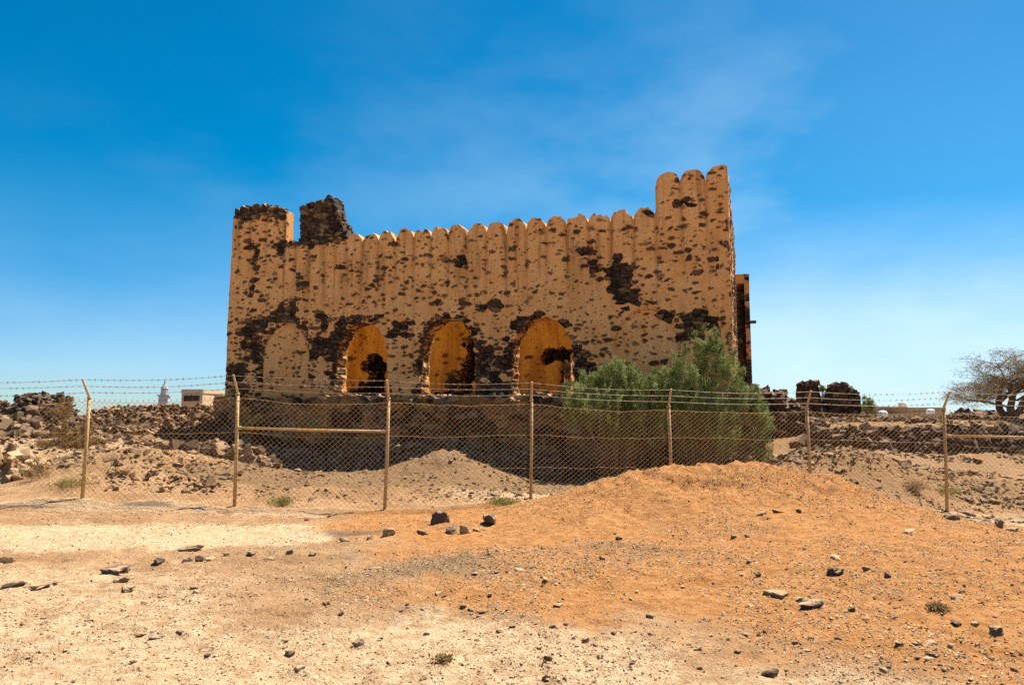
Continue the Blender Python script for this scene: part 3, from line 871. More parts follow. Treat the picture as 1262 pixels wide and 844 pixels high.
def craggy(k=10):
    import bmesh
    from mathutils import noise as mn
    out = []
    for i in range(k):
        V, T = ROCKS[i % len(ROCKS)]
        bm = bmesh.new(); vs = [bm.verts.new(v) for v in V]
        for t in T: bm.faces.new([vs[j] for j in t])
        bmesh.ops.subdivide_edges(bm, edges=bm.edges[:], cuts=3, use_grid_fill=True)
        bmesh.ops.triangulate(bm, faces=bm.faces[:])
        for q in range(2): bmesh.ops.smooth_vert(bm, verts=bm.verts[:], factor=.35, use_axis_x=True, use_axis_y=True, use_axis_z=True)
        for v in bm.verts:
            c = v.co * 1.6 + Vector((i * 7.1, 0, 0))
            v.co *= 1.08 + .34 * mn.noise(c) + .20 * mn.noise(c * 2.7) + .08 * mn.noise(c * 6)
        bm.verts.ensure_lookup_table(); ix = {v: j for j, v in enumerate(bm.verts)}
        out.append((np.array([v.co[:] for v in bm.verts]), np.array([[ix[v] for v in f.verts] for f in bm.faces]))); bm.free()
    return out


CRAGS = craggy()


def rocks_into(acc, P, S, rg, tilt=0.35, a=None, src=None):
    """P (n,3) centres, S (n,3) half sizes"""
    for k in range(len(P)):
        src_ = src or ROCKS; V, T = src_[rg.integers(len(src_))]
        v = V * S[k]
        az = rg.uniform(0, 6.28); t1, t2 = rg.normal(0, tilt, 2)
        cx, sx_ = math.cos(t1), math.sin(t1); cy, sy_ = math.cos(t2), math.sin(t2)
        v = np.c_[v[:, 0], v[:, 1] * cx - v[:, 2] * sx_, v[:, 1] * sx_ + v[:, 2] * cx]
        v = np.c_[v[:, 0] * cy + v[:, 2] * sy_, v[:, 1], -v[:, 0] * sy_ + v[:, 2] * cy]
        c, q = math.cos(az), math.sin(az)
        v = np.c_[v[:, 0] * c - v[:, 1] * q, v[:, 0] * q + v[:, 1] * c, v[:, 2]]
        acc.add(v + P[k], None, T, (rg.random() ** 2 * .5 if rg.random() < .5 else 1 - .5 * rg.random() ** 2) if a is None else a[k])


def cap_stones(topf, s0, s1, dmin, dmax, n, size, name, seed):
    rg = np.random.default_rng(seed); acc = Acc()
    s = rg.uniform(s0, s1, n); d = rg.uniform(dmin, dmax, n); z = topf(s) + rg.uniform(-.10, .05, n)
    S = np.stack([rg.uniform(.6, 1.3, n), rg.uniform(.6, 1.2, n), rg.uniform(.4, .8, n)], 1) * size
    rocks_into(acc, place(s, d, z), S, rg)
    return acc.build(name, M_BASALT, fort)


cap_stones(top_left, .1, S_LT - .1, .05, .5, 70, .11, 'loose_capping', 1)
cap_stones(top_stub, SB0 + .05, SB1 - .05, .18, .8, 110, .10, 'loose_capping', 2)
# stone waterspouts
for (u, v) in ((565, 325), (716, 312), (423, 331)):
    s, z = fp(u, v)
    a = Acc(); a.box(place(s, -.12, z), (.13, .5, .05), -ANG, .3); a.box(place(s - .06, -.12, z + .05), (.03, .5, .06), -ANG, .3); a.box(place(s + .06, -.12, z + .05), (.03, .5, .06), -ANG, .3)
    a.build('water_spout', M_BASALT, fort)

# podium of bare basalt under the wall
def top_pod(s): return np.full(s.shape, FLOORZ + .02) + (fbm(s * 2.2, 0 * s, 8, 4) - .6) * .5


_P = wall(-.25, LEN + .5, -.9, top_pod, 0.04, 'podium', .9, lambda s, d, z: place(s, np.asarray(d, float) - .42 - .05 * (FLOORZ - np.asarray(z, float)), z))
for p, (V, Q, A) in _P.items():
    A['mort'] = A['mort'] * 1.0
    mk('podium', V, Q, M_WALL, fort, A)
emit(wall(0.0, 9.9, -.9, lambda s: np.full(s.shape, FLOORZ - .3), 0.08, 'podium', .5, lambda s, d, z: fr_side(s, np.asarray(d, float) - .5, z)), 'podium')
# broken pale stones along the sill ledge of the arches
rg = np.random.default_rng(5); acc = Acc()
P = []; S = []
for k in range(90):
    A = _arch[k % 3]; s = rg.uniform(A[0] - .5, A[1] + .6); P.append(place(s, rg.uniform(-.3, .45), FLOORZ + .03)); S.append(np.array([rg.uniform(.06, .17), rg.uniform(.05, .12), rg.uniform(.03, .08)]))
rocks_into(acc, np.array(P), np.array(S), rg)
acc.build('sill_stones', M_TANROCK, fort)

# ------------------------------------------------------------------ rubble walls, heaps
def heap(name, label, cat, prof, n, size, mat, seed, group=None, kind=None, flat=.6, core=True, tilt=.4):
    """prof: list of (X, Y, halfwidth, top z). Stones piled over a solid core ridge following the list."""
    rg = np.random.default_rng(seed); acc = Acc()
    prof = np.array(prof, float)
    L = np.r_[0, np.cumsum(np.hypot(*np.diff(prof[:, :2], axis=0).T))]
    def P(t): return np.stack([np.interp(t, L, prof[:, k]) for k in range(4)], -1)
    t = rg.uniform(0, L[-1], n); c = P(t)
    d = P(np.minimum(t + .05, L[-1])) - P(np.maximum(t - .05, 0)); nn = np.stack([-d[:, 1], d[:, 0]], 1); nn /= np.maximum(np.linalg.norm(nn, axis=1, keepdims=True), 1e-6)
    w = rg.uniform(-1, 1, n)
    xy = c[:, :2] + nn * (w * c[:, 2])[:, None]
    g = tz(xy[:, 0], xy[:, 1])
    ends = np.minimum(sst(0, .8, t), sst(0, .8, L[-1] - t)) * .6 + .4
    h = np.maximum(c[:, 3] - g, .1) * ends * (1 - np.abs(w) ** 2.2)
    z = g + h * (.5 + .45 * rg.random(n)) * (.85 + .3 * fbm(t * .9, w, seed, 3)) + .02
    S = np.stack([rg.uniform(.6, 1.5, n), rg.uniform(.6, 1.3, n), rg.uniform(.4, 1.0, n) * flat / .6], 1) * size * rg.lognormal(0, .28, n)[:, None]
    rocks_into(acc, np.c_[xy, z], S, rg, tilt)
    m = max(6, int(L[-1] / .35)); tt = np.linspace(.1, L[-1] - .1, m); cc = P(tt)
    if core:
        dd = P(np.minimum(tt + .05, L[-1])) - P(np.maximum(tt - .05, 0)); n2 = np.stack([-dd[:, 1], dd[:, 0]], 1); n2 /= np.maximum(np.linalg.norm(n2, axis=1, keepdims=True), 1e-6)
        prw = np.array([-1, -.7, -.35, 0, .35, .7, 1]); V = []
        for k in range(m):
            for w_ in prw:
                q = cc[k, :2] + n2[k] * w_ * cc[k, 2] * .95; gz = tz1(q[0], q[1])
                e = min(1, .4 + .6 * min(tt[k], L[-1] - tt[k]) / .8)
                V.append([q[0], q[1], gz - .05 + max(cc[k, 3] - gz, .1) * e * .78 * (1 - abs(w_) ** 2.2)])
        Q = [[k * 7 + j, k * 7 + j + 1, (k + 1) * 7 + j + 1, (k + 1) * 7 + j] for k in range(m - 1) for j in range(6)]
        acc.add(V, Q, None, .15)
    b = cc[m // 2]
    o = acc.build(name, mat, None, loc=(b[0], b[1], tz1(b[0], b[1])))
    return tag(o, label, cat, group, kind)


def pr(lst):
    """(u, v_top, Y, halfwidth)"""
    r = []
    for u, v, Y, w in lst:
        p = at(u, v, Y); r.append((p[0], Y, w, p[2]))
    return r


heap('rubble_heap', 'dark rubble heap with flat slabs on top on the skyline behind the leftmost fence panel', 'rubble heap',
     pr([(-70, 500, 26, 1.2), (0, 492, 26, 1.3), (25, 485, 26, 1.4), (50, 480, 26, 1.4), (80, 481, 26, 1.3), (92, 494, 26, 1.0), (104, 505, 26, .8)]), 1000, .085, M_BASALT, 21)
heap('stone_wall', 'tumbled dark stone wall on the skyline between leftmost fence post and the fort', 'stone wall',
     pr([(100, 503, 30, 1.2), (140, 499, 30, 1.2), (180, 497, 30, 1.2), (230, 498, 31, 1.2), (284, 497, 32, 1.2)]), 1500, .085, M_RUBBLE, 22)
heap('stone_wall', 'low black stone wall lying just below the fort corner, left of the fort', 'stone wall',
     pr([(205, 536, 27, .5), (240, 528, 26.6, .6), (283, 522, 26.2, .6)]), 300, .14, M_BASALT, 23)
heap('stone_wall', 'short line of grey stones crossing the sandy terrace left of the fort', 'stone wall',
     pr([(112, 524, 27, .5), (150, 522, 27, .5), (192, 530, 27, .4)]), 260, .10, M_RUBBLE, 32)
heap('rubble_heap', 'black blocky rubble pile behind second fence post', 'rubble heap',
     pr([(196, 556, 21, .5), (215, 545, 21, .6), (235, 548, 21, .6), (262, 545, 21, .6), (300, 548, 21, .7), (345, 556, 21, .6)]), 190, .11, M_RUBBLE, 24, flat=.8)
heap('rubble_heap', 'grey rubble patch beside the brown dome bush', 'rubble heap',
     pr([(120, 543, 22, .8), (145, 538, 22, .8), (180, 548, 22, .7), (200, 560, 22, .5)]), 170, .10, M_RUBBLE, 25)
heap('boulder_heap', 'pale tan boulders piled at the left edge of the picture', 'boulder heap',
     pr([(-60, 540, 17.6, .8), (-10, 540, 17.4, .8), (20, 556, 17.2, .7), (45, 572, 17, .5)]), 120, .105, M_TANROCK, 26, flat=.8)
heap('boulder_heap', 'mixed tan and dark boulders on the terrace in front of the skyline heap', 'boulder heap',
     pr([(-40, 512, 22, .9), (10, 509, 22, .8), (40, 514, 22, .8), (75, 515, 22, .6)]), 120, .11, M_RUBBLE, 27, flat=.8)
heap('rubble_row', 'row of dark and white stones along the foot of the left berm behind the fence', 'rubble row',
     pr([(128, 604, 15.8, .6), (150, 597, 15.9, .7), (185, 603, 15.9, .6), (230, 604, 15.9, .6), (266, 598, 15.9, .4)]), 60, .05, M_RUBBLE, 28, core=False)
heap('rubble_heap', 'steep dark heap of fallen blocks against the right flank of the fort', 'rubble heap',
     pr([(905, 480, 26.5, .9), (930, 472, 27.5, 1.0), (955, 480, 27, 1.1), (985, 496, 26.5, 1.0), (1010, 512, 26, .8)]), 700, .13, M_BASALT, 29)
heap('stone_wall', 'long dark terrace wall behind the two rightmost fence posts', 'stone wall',
     pr([(985, 530, 23.8, .6), (1040, 527, 24.2, .6), (1110, 525, 24.5, .6), (1190, 527, 24.8, .6), (1270, 525, 25.2, .6), (1350, 525, 25.5, .6)]), 1100, .13, M_BASALT, 30)
heap('stone_wall', 'low stone wall on the right skyline under the bare tree', 'stone wall',
     pr([(1160, 512, 34, .8), (1200, 508, 34, .8), (1262, 510, 34, .8), (1340, 508, 34, .8)]), 420, .19, M_BASALT, 33)
heap('rubble_row', 'broken stone line on the terrace in front of the tan houses', 'rubble row',
     pr([(985, 523, 27.5, .5), (1035, 525, 27.5, .4), (1110, 526, 27.5, .4), (1170, 526, 27.5, .4)]), 420, .07, M_RUBBLE, 34)
heap('rubble_heap', 'fallen dark masonry heaped along the foot of the podium under the arches', 'rubble heap',
     pr([(300, 566, 25.6, .8), (350, 556, 25.2, .9), (400, 560, 24.8, .8), (450, 548, 24.3, 1.0), (520, 545, 23.6, 1.0), (580, 552, 23, .9), (640, 560, 22.4, .8), (700, 556, 21.8, .8)]), 1000, .12, M_DUSTY, 35)
heap('rubble_heap', 'low dark rubble with pale slabs between the small shrub and the sixth fence post', 'rubble heap',
     pr([(950, 560, 22, .7), (985, 556, 22, .8), (1015, 560, 22, .6)]), 200, .12, M_RUBBLE, 36)
# two dark ruined piers on the right
def pier(u0, u1, vt, vb, Y, seed, name, label):
    p0, p1 = at(u0, vb, Y), at(u1, vb, Y); zt = at(u0, vt, Y)[2]; zb = tz1((p0[0] + p1[0]) / 2, Y) - .2
    w = p1[0] - p0[0]
    def f(s, d, z):
        return np.stack([p0[0] + np.asarray(s, float) + 0 * np.asarray(z, float), Y + np.asarray(d, float) + 0 * np.asarray(s, float), np.asarray(z, float) + 0 * np.asarray(s, float)], -1)
    def tp(s):
        u = s / w
        return np.interp(u, [0, .1, .5, .85, 1], [zt - .45, zt - .05, zt, zt - .1, zt - .7]) + (np.floor(fbm(s * 5 + seed, 0 * s, 4, 2) * 5) / 5 - .5) * .25
    root = thing(name, label, 'ruin', (p0[0] + w / 2, Y, zb))
    emit(wall(0, w, zb, tp, .05, 'bare', .7, f), 'wall_stub', parent=root)
    rg = np.random.default_rng(seed); acc = Acc(); n = 50
    s = rg.uniform(.05, w - .05, n)
    rocks_into(acc, np.c_[p0[0] + s, Y + rg.uniform(.05, .65, n), tp(s) + rg.uniform(-.1, .04, n)], rg.uniform(.07, .16, (n, 3)), rg)
    acc.build('loose_stones', M_BASALT, root)


pier(990, 1013, 470, 512, 29, 3, 'ruined_pier', 'narrow dark stone pier standing left of the wider stub on the right skyline')
pier(1025, 1063, 474, 515, 29, 4, 'ruined_pier', 'wide dark wall stub on the skyline right of the fort')
heap('stone_wall', 'low dark wall joining the two ruined piers', 'stone wall', pr([(982, 502, 29.6, .6), (1012, 494, 29.5, .6), (1030, 495, 29.5, .6), (1068, 505, 29.6, .6)]), 260, .14, M_BASALT, 41)

# ------------------------------------------------------------------ distant buildings
def house(u0, u1, vt, Y, depth, mat, label, wins, extra=None):
    p0, p1 = at(u0, vt, Y), at(u1, vt, Y); zt = p0[2]; w = p1[0] - p0[0]; c = (p0[0] + p1[0]) / 2
    root = thing('flat_roofed_house', label, 'house', (c, Y + depth / 2, 1.3))
    a = Acc(); a.box((c, Y + depth / 2, (1.2 + zt - .25) / 2), (w, depth, zt - .25 - 1.2)); a.build('wall', mat, root)
    a = Acc()
    for (x, y, sx, sy) in ((c, Y + .05, w + .1, .2), (c, Y + depth - .05, w + .1, .2), (c - w / 2, Y + depth / 2, .2, depth - .3), (c + w / 2, Y + depth / 2, .2, depth - .3)):
        a.box((x, y, zt - .05), (sx, sy, .5))
    a.build('parapet', mat, root)
    for f, wv, hh in wins:
        x = p0[0] + f * w; z = 1.2 + (zt - 1.2) * wv
        a = Acc(); a.box((x, Y - .01, z), (1.0, .12, hh)); wo = a.build('window', M_VOID, root)
        a = Acc()
        a.box((x, Y - .04, z + hh / 2 + .06), (1.24, .14, .12)); a.box((x, Y - .04, z - hh / 2 - .06), (1.24, .14, .12)); a.box((x - .56, Y - .04, z), (.12, .14, hh)); a.box((x + .56, Y - .04, z), (.12, .14, hh))
        a.build('window_frame', mat, wo)
    return root, c, w, zt


h1, c1, w1, z1 = house(1066, 1118, 503, 92, 9, M_HOUSE, 'long tan flat-roofed house on the horizon right of the ruined stubs', [(.3, .45, .7), (.7, .45, .7)])
h2, c2, w2, z2 = house(1119, 1165, 504, 88, 8, M_HOUSE, 'tan flat-roofed house on the horizon beside the rightmost fence post', [(.25, .45, .7), (.6, .45, .7)])
h3, c3, w3, z3 = house(1128, 1160, 512.5, 74, 6, M_PALEHOUSE, 'small cream flat-roofed house in front of the tan ones', [(.5, .4, .5)])
h4, c4, w4, z4 = house(224, 250, 481.5, 96, 8, M_PALEHOUSE, 'cream house standing on the left skyline beside the fort', [(.3, .75, .8), (.7, .75, .8)])
h5, c5, w5, z5 = house(251, 275, 487, 100, 8, M_PALEHOUSE, 'lower cream house half hidden by the left corner of the fort', [(.5, .8, .8)])


def tank(u, v, Y, r, label):
    p = at(u, v, Y); root = thing('water_tank', label, 'water tank', (p[0], Y, p[2]))
    a = Acc(); a.tube([p + np.array([0, 0, 0]), p + np.array([0, 0, r * 1.3]), p + np.array([0, 0, r * 1.6]), p + np.array([0, 0, r * 1.75])], [r, r, r * .75, r * .25], 14); a.build('body', M_WHITE, root, True)
    a = Acc(); a.tube([p + np.array([0, 0, r * 1.72]), p + np.array([0, 0, r * 1.95])], [r * .25, r * .25], 10); a.build('lid', M_GREYTOWER, root)


tank(1088, 516, 70, .45, 'white water tank standing on the ground before the long tan house')
tank(1147, 512, 76, .4, 'white water tank on the roof of the small cream house')
tank(1112, 503, 96, .5, 'white water tank on the roof of the long tan house')


def minaret():
    Y = 230.0; p = at(202, 500, Y); X = p[0]
    root = thing('minaret', 'pale haze-grey tower with pointed top on the far left skyline', 'tower', (X, Y, 1.0))
    def z(v): return at(202, v, Y)[2]
    a = Acc(); a.box((X, Y, (1 + z(488)) / 2), (3.0, 3.0, z(488) - 1), .2, 0, .9); a.build('shaft', M_GREYTOWER, root)
    a = Acc(); a.box((X, Y, z(487.2)), (3.5, 3.5, .35), .2); a.build('balcony', M_GREYTOWER, root)
    a = Acc(); a.tube([(X, Y, z(486.6)), (X, Y, z(479))], [1.25, 1.1], 8); a.build('lantern', M_GREYTOWER, root)
    a = Acc(); a.tube([(X, Y, z(479)), (X, Y, z(478.3)), (X, Y, z(473)), (X, Y, z(466))], [1.3, 1.25, .35, .05], 8); a.build('spire', M_GREYTOWER, root)


minaret()

# ------------------------------------------------------------------ fence
POSTS = [(-82, 617, -73, 492, 14.35), (101, 615, 110, 490, 14.6), (289, 622, 293, 485, 14.7), (474, 627, 479, 491, 14.9), (654, 617, 655, 493, 15.2), (825, None, 824, 501, 15.5), (995, None, 994, 503, 15.75), (1167, 630, 1163, 503, 16.0), (1342, 640, 1336, 506, 16.25)]
fence = thing('chain_link_fence', 'chain-link fence on cream steel posts with barbed wire on angled arms', 'fence', (0, 15.2, 0))
tops = []; bots = []; tips = []
for (ub, vb, ut, vt, Y) in POSTS:
    T = at(ut, vt, Y)
    if vb is None:
        B = np.array([T[0] + .02, Y, 0]); B[2] = tz1(B[0], Y) - .1
    else:
        B = at(ub, vb, Y); B[2] = min(B[2], tz1(B[0], Y)) - .12
    tips.append(T + np.array([.0, -.27, .36])); tops.append(T); bots.append(B)
for k in range(len(POSTS)):
    B, T, P = bots[k], tops[k], tips[k]
    a = Acc(); a.tube([B, B * .5 + T * .5 + np.array([.008, 0, 0]), T], .034, 10); po = a.build('fence_post', M_POST, fence, True)
    a = Acc(); a.tube([T + np.array([0, 0, -.06]), T + np.array([0, -.015, .03]), P], [.026, .026, .020], 8); a.build('barb_arm', M_POST, po, True)
    a = Acc(); a.tube([T + np.array([0, 0, -.02]), T + np.array([0, 0, .012])], .042, 10); a.build('post_cap', M_POST, po, True)
    # wire ties
    a = Acc()
    for f in (.28, .55, .8, .94):
        q = B + (T - B) * f; th = np.linspace(0, 2 * math.pi, 9)
        a.tube(np.stack([q[0] + .038 * np.cos(th), q[1] + .038 * np.sin(th), np.full(9, q[2])], 1), .004, 4)
    a.build('wire_tie', M_WIRE, po)


def panel(k, x0=0.0, x1=1.0, sag=0.0):
    B0, T0, B1, T1 = bots[k], tops[k], bots[k + 1], tops[k + 1]
    L = np.linalg.norm((T1 - T0)[:2]); p = 0.054
    n = int(L / p); m = 20
    rg = np.random.default_rng(50 + k)
    def pt(f, h):         # f along, h 0..1 from the ground to the top
        f = np.asarray(f); h = np.asarray(h)
        t = T0 + f[:, None] * (T1 - T0); t[:, 2] += -.05 - (.04 + .05 * ((k * 37) % 5) / 4) * np.sin(np.pi * f) - sag * (1 - f) ** 2
        b = B0 + f[:, None] * (B1 - B0)
        b[:, 2] = np.minimum(np.maximum(tz(b[:, 0], b[:, 1]) + .02, t[:, 2] - 2.2), t[:, 2] - .3)
        q = b + h[:, None] * (t - b)
        bul = .08 * (fbm(f * 5 + k * 3, h * 3, 4, 3) - .5)
        q[:, 1] += -.05 + bul; q[:, 0] += .4 * bul
        q[:, 2] += .03 * (fbm(f * 9, h * 2 + k, 6, 2) - .5)
        return q
    acc = Acc(); H = 2 * m
    hh = np.linspace(0, 1, H + 1)
    for j in range(n):
        if not (x0 <= (j + .5) / n <= x1): continue
        ff = (j + ((np.arange(H + 1) + j) % 2) * 1.0) / n
        lo = 0
        if x0 > 0 and (j / n - x0) < .12: lo = rg.integers(0, 4)
        q = pt(np.clip(ff, 0, 1), hh)
        acc.segs(q[lo:-1], q[lo + 1:], .0029)
        e = q[-1]; acc.segs([e, e], [e + np.array([.012, 0, .035]), e + np.array([-.012, .004, .035])], .003)
    acc.build('mesh_panel', M_WIRE, fence)
    f = np.linspace(x0, x1, 26)
    for h in (.985, .67, .33):
        acc = Acc(); q = pt(f, np.full(26, h)); q[:, 1] -= .006
        acc.tube(q, .0030, 4); acc.build('tension_wire', M_WIRE, fence)


panel(0, .66, 1.0, .10)
for k in range(1, 8): panel(k)
a = Acc(); q0 = bots[2] + (tops[2] - bots[2]) * .70; q1 = bots[3] + (tops[3] - bots[3]) * .705
q0 = at(293, 527, 14.7); q1 = at(474, 531.5, 14.9)
a.tube([q0, (q0 + q1) / 2 + np.array([0, 0, -.01]), q1], .026, 10); a.tube([q1 + np.array([-.07, 0, 0]), q1 + np.array([.02, 0, 0])], .034, 10); a.tube([q0 + np.array([-.02, 0, 0]), q0 + np.array([.07, 0, 0])], .034, 10)
a.build('brace_rail', M_POST, fence, True)
q0 = at(1168, 537, 16.0); q1 = at(1340, 540, 16.25)
a = Acc(); a.tube([q0, q1], .026, 10); a.tube([q0 + np.array([-.02, 0, 0]), q0 + np.array([.07, 0, 0])], .034, 10); a.build('brace_rail', M_POST, fence, True)
rg = np.random.default_rng(77)
for w in range(3):
    f = (.28, .62, .96)[w]
    pts = []
    for k in range(len(POSTS) - 1):
        A_ = tops[k] + (tips[k] - tops[k]) * f; B_ = tops[k + 1] + (tips[k + 1] - tops[k + 1]) * f
        t = np.linspace(0, 1, 24, endpoint=False)
        q = A_ + t[:, None] * (B_ - A_); q[:, 2] -= rg.uniform(.02, .06) * np.sin(np.pi * t)
        pts.append(q)
    pts = np.concatenate(pts)
    acc = Acc(); acc.segs(pts[:-1], pts[1:], .0042)
    c = pts; e = rg.normal(size=(len(c), 3)); e /= np.linalg.norm(e, axis=1, keepdims=True); e2 = rg.normal(size=(len(c), 3)); e2 /= np.linalg.norm(e2, axis=1, keepdims=True)
    acc.segs(c - e * .028, c + e * .028, .0045); acc.segs(c - e2 * .026, c + e2 * .026, .0045)
    acc.build('barbed_wire', M_BARB, fence)

# ------------------------------------------------------------------ plants
def blades(acc, P, D, L, W, rg, a):
    """thin leaf triangles-quads from P along D"""
    n = len(P)
    side = np.cross(D, rg.normal(size=(n, 3))); side /= np.maximum(np.linalg.norm(side, axis=1, keepdims=True), 1e-6)
    tip = P + D * L[:, None]; mid = P + D * (L * .45)[:, None]
    V = np.stack([P, mid + side * W[:, None], tip, mid - side * W[:, None]], 1).reshape(-1, 3)
    b = (np.arange(n) * 4)[:, None]
    acc.add(V, b + np.array([[0, 1, 2, 3]]), None, np.repeat(a, 4))


def unit(v): return v / np.maximum(np.linalg.norm(v, axis=-1, keepdims=True), 1e-9)


def tamarisk(base, lobes, name, label, seed, dens=1.0, mat=M_TAMA, blade=(.05, .13), wd=.0065, group=None, height_ok=True):
    """lobes: list of (centre dx, dy, z, rx, ry, rz). Feathery plumes fill each lobe, their tips pointing up and out."""
    rg = np.random.default_rng(seed)
    base = np.asarray(base, float)
    root = thing(name, label, 'shrub', tuple(base), group)
    leaf = Acc(); stem = Acc()
    ext = []
    for (dx, dy, z, rx, ry, rz) in lobes:
        for k in range(3 if rx > .3 else 1):
            a_ = rg.uniform(0, 6.28); q_ = rg.uniform(.2, .8)
            ext.append((dx + rx * q_ * math.cos(a_), dy + ry * q_ * math.sin(a_), z + rz * rg.uniform(.55, .95), rx * .14 + .05, rx * .14 + .05, rz * rg.uniform(.3, .5)))
    for (dx, dy, z, rx, ry, rz) in lobes + (ext if height_ok else []):
        c = base + np.array([dx, dy, z])
        npl = int(54 * dens * (rx * ry * rz) ** (2 / 3.) * 3.2)
        d = unit(rg.normal(size=(npl, 3))); d[:, 2] = np.abs(d[:, 2]) * 1.0 - .35 * rg.random(npl)
        rad = rg.uniform(.45, 1.0, npl) ** .6
        lump = .55 + .85 * fbm(np.arctan2(d[:, 1], d[:, 0]) * 1.3 + seed, d[:, 2] * 2.5, seed, 3)
        tip = c + d * np.array([rx, ry, rz]) * (rad * lump)[:, None]
        tip[:, 2] = np.maximum(tip[:, 2], base[2] + .15)
        grow = unit(d * np.array([.55, .55, .2]) + np.array([0, 0, .75]) + rg.normal(0, .22, (npl, 3)))
        PLn = rg.uniform(.35, .85, npl) * min(1.0, (rx + rz) * .7)
        root_p = tip - grow * PLn[:, None]
        b0 = base + rg.normal(0, .12, (npl, 3)) * np.array([1, 1, 0])
        k = rg.random(npl) < .33
        midp = (b0 + root_p) / 2 + rg.normal(0, .08, (npl, 3))
        stem.segs(b0[k], midp[k], .014, .009); stem.segs(midp[k], root_p[k], .009, .004); stem.segs(root_p[k], tip[k], .004, .002)
        nb = 120
        t = rg.uniform(0, 1, (npl, nb))
        P = root_p[:, None] + (tip - root_p)[:, None] * t[..., None] + rg.normal(0, .055, (npl, nb, 3)) * (1.15 - t)[..., None]
        D = unit(grow[:, None] * 1.0 + rg.normal(0, .5, (npl, nb, 3)))
        Ls = rg.uniform(*blade, (npl, nb)) * (1.15 - .5 * t)
        sh = np.clip(.45 + .30 * rg.normal(size=(npl, 1)) + .25 * rg.normal(size=(npl, nb)), 0, 1)
        blades(leaf, P.reshape(-1, 3), D.reshape(-1, 3), Ls.ravel(), np.full(npl * nb, wd) * rg.uniform(.7, 1.4, npl * nb), rg, sh.ravel())
    leaf.build('crown', mat, root)
    if stem.n: stem.build('stems', M_WOOD, root)
    return root


b1 = at(760, 570, 19.2); b1[2] = tz1(b1[0], 19.2)
Z0 = b1[2]
def lob(base, u, v, ru, rv, Y):
    p = at(u, v, Y); s = Y / 905.0
    return (p[0] - base[0], Y - base[1], p[2] - base[2], ru * s, ru * s * .9, rv * s)


tamarisk(b1, [lob(b1, 742, 500, 50, 50, 19.2), lob(b1, 745, 470, 16, 26, 19.0), lob(b1, 770, 480, 30, 32, 19.3), lob(b1, 712, 505, 26, 36, 19.0), lob(b1, 792, 492, 34, 34, 19.4), lob(b1, 812, 505, 26, 40, 19.3), lob(b1, 728, 478, 14, 24, 19.1), lob(b1, 757, 462, 10, 18, 19.2), lob(b1, 784, 470, 10, 20, 19.3), lob(b1, 765, 528, 40, 24, 19.1), lob(b1, 699, 490, 8, 24, 19.0)],
         'tamarisk_shrub', 'wide feathery green shrub in front of the right-hand arch of the fort', 31, .62)
b2 = at(868, 570, 19.6); b2[2] = tz1(b2[0], 19.6)
tamarisk(b2, [lob(b2, 860, 505, 50, 44, 19.6), lob(b2, 890, 452, 18, 30, 19.5), lob(b2, 862, 452, 20, 28, 19.7), lob(b2, 840, 448, 12, 30, 19.4), lob(b2, 828, 462, 10, 24, 19.5), lob(b2, 903, 455, 9, 24, 19.6), lob(b2, 886, 425, 7, 22, 19.5), lob(b2, 862, 428, 8, 22, 19.5), lob(b2, 908, 486, 24, 32, 19.7), lob(b2, 815, 478, 18, 24, 19.4), lob(b2, 880, 530, 44, 28, 19.5), lob(b2, 876, 426, 15, 20, 19.6), lob(b2, 930, 505, 18, 26, 19.6), lob(b2, 845, 490, 30, 30, 19.2)],
         'tamarisk_shrub', 'tallest feathery green shrub, peaking against the right tower of the fort', 32, .7)
b3 = at(938, 580, 19.8); b3[2] = tz1(b3[0], 19.8)
tamarisk(b3, [lob(b3, 938, 520, 22, 36, 19.8), lob(b3, 930, 500, 16, 24, 19.8), lob(b3, 940, 555, 20, 24, 19.7)],
         'tamarisk_shrub', 'small sparse green shrub at the right foot of the tall one', 33, .55)
b4 = at(1019, 500, 30.5); b4[2] = tz1(b4[0], 30.5)
tamarisk(b4, [lob(b4, 1020, 492, 9, 13, 30.5)], 'green_bush', 'green bush growing between the two dark ruined stubs', 34, .9, blade=(.08, .18), wd=.012)
b5 = at(1068, 508, 31); b5[2] = tz1(b5[0], 31)
tamarisk(b5, [lob(b5, 1068, 500, 9, 8, 31)], 'green_bush', 'low green bush just right of the wide ruined stub', 35, .8, blade=(.08, .18), wd=.012)
# dry plants
b6 = at(92, 572, 20); b6[2] = tz1(b6[0], 20)
tamarisk(b6, [lob(b6, 92, 548, 34, 26, 20), lob(b6, 85, 556, 34, 18, 19.8), lob(b6, 112, 556, 22, 18, 20)], 'dry_bush', 'round brown dry bush behind the leftmost fence post', 36, .85, mat=M_DRY, wd=.009)
b7 = at(78, 518, 23); b7[2] = tz1(b7[0], 23)
tamarisk(b7, [lob(b7, 84, 503, 20, 13, 23), lob(b7, 66, 506, 9, 12, 23)], 'dry_bush', 'thin straw-coloured bush above the brown dome bush', 37, .5, mat=M_DRY, wd=.007)


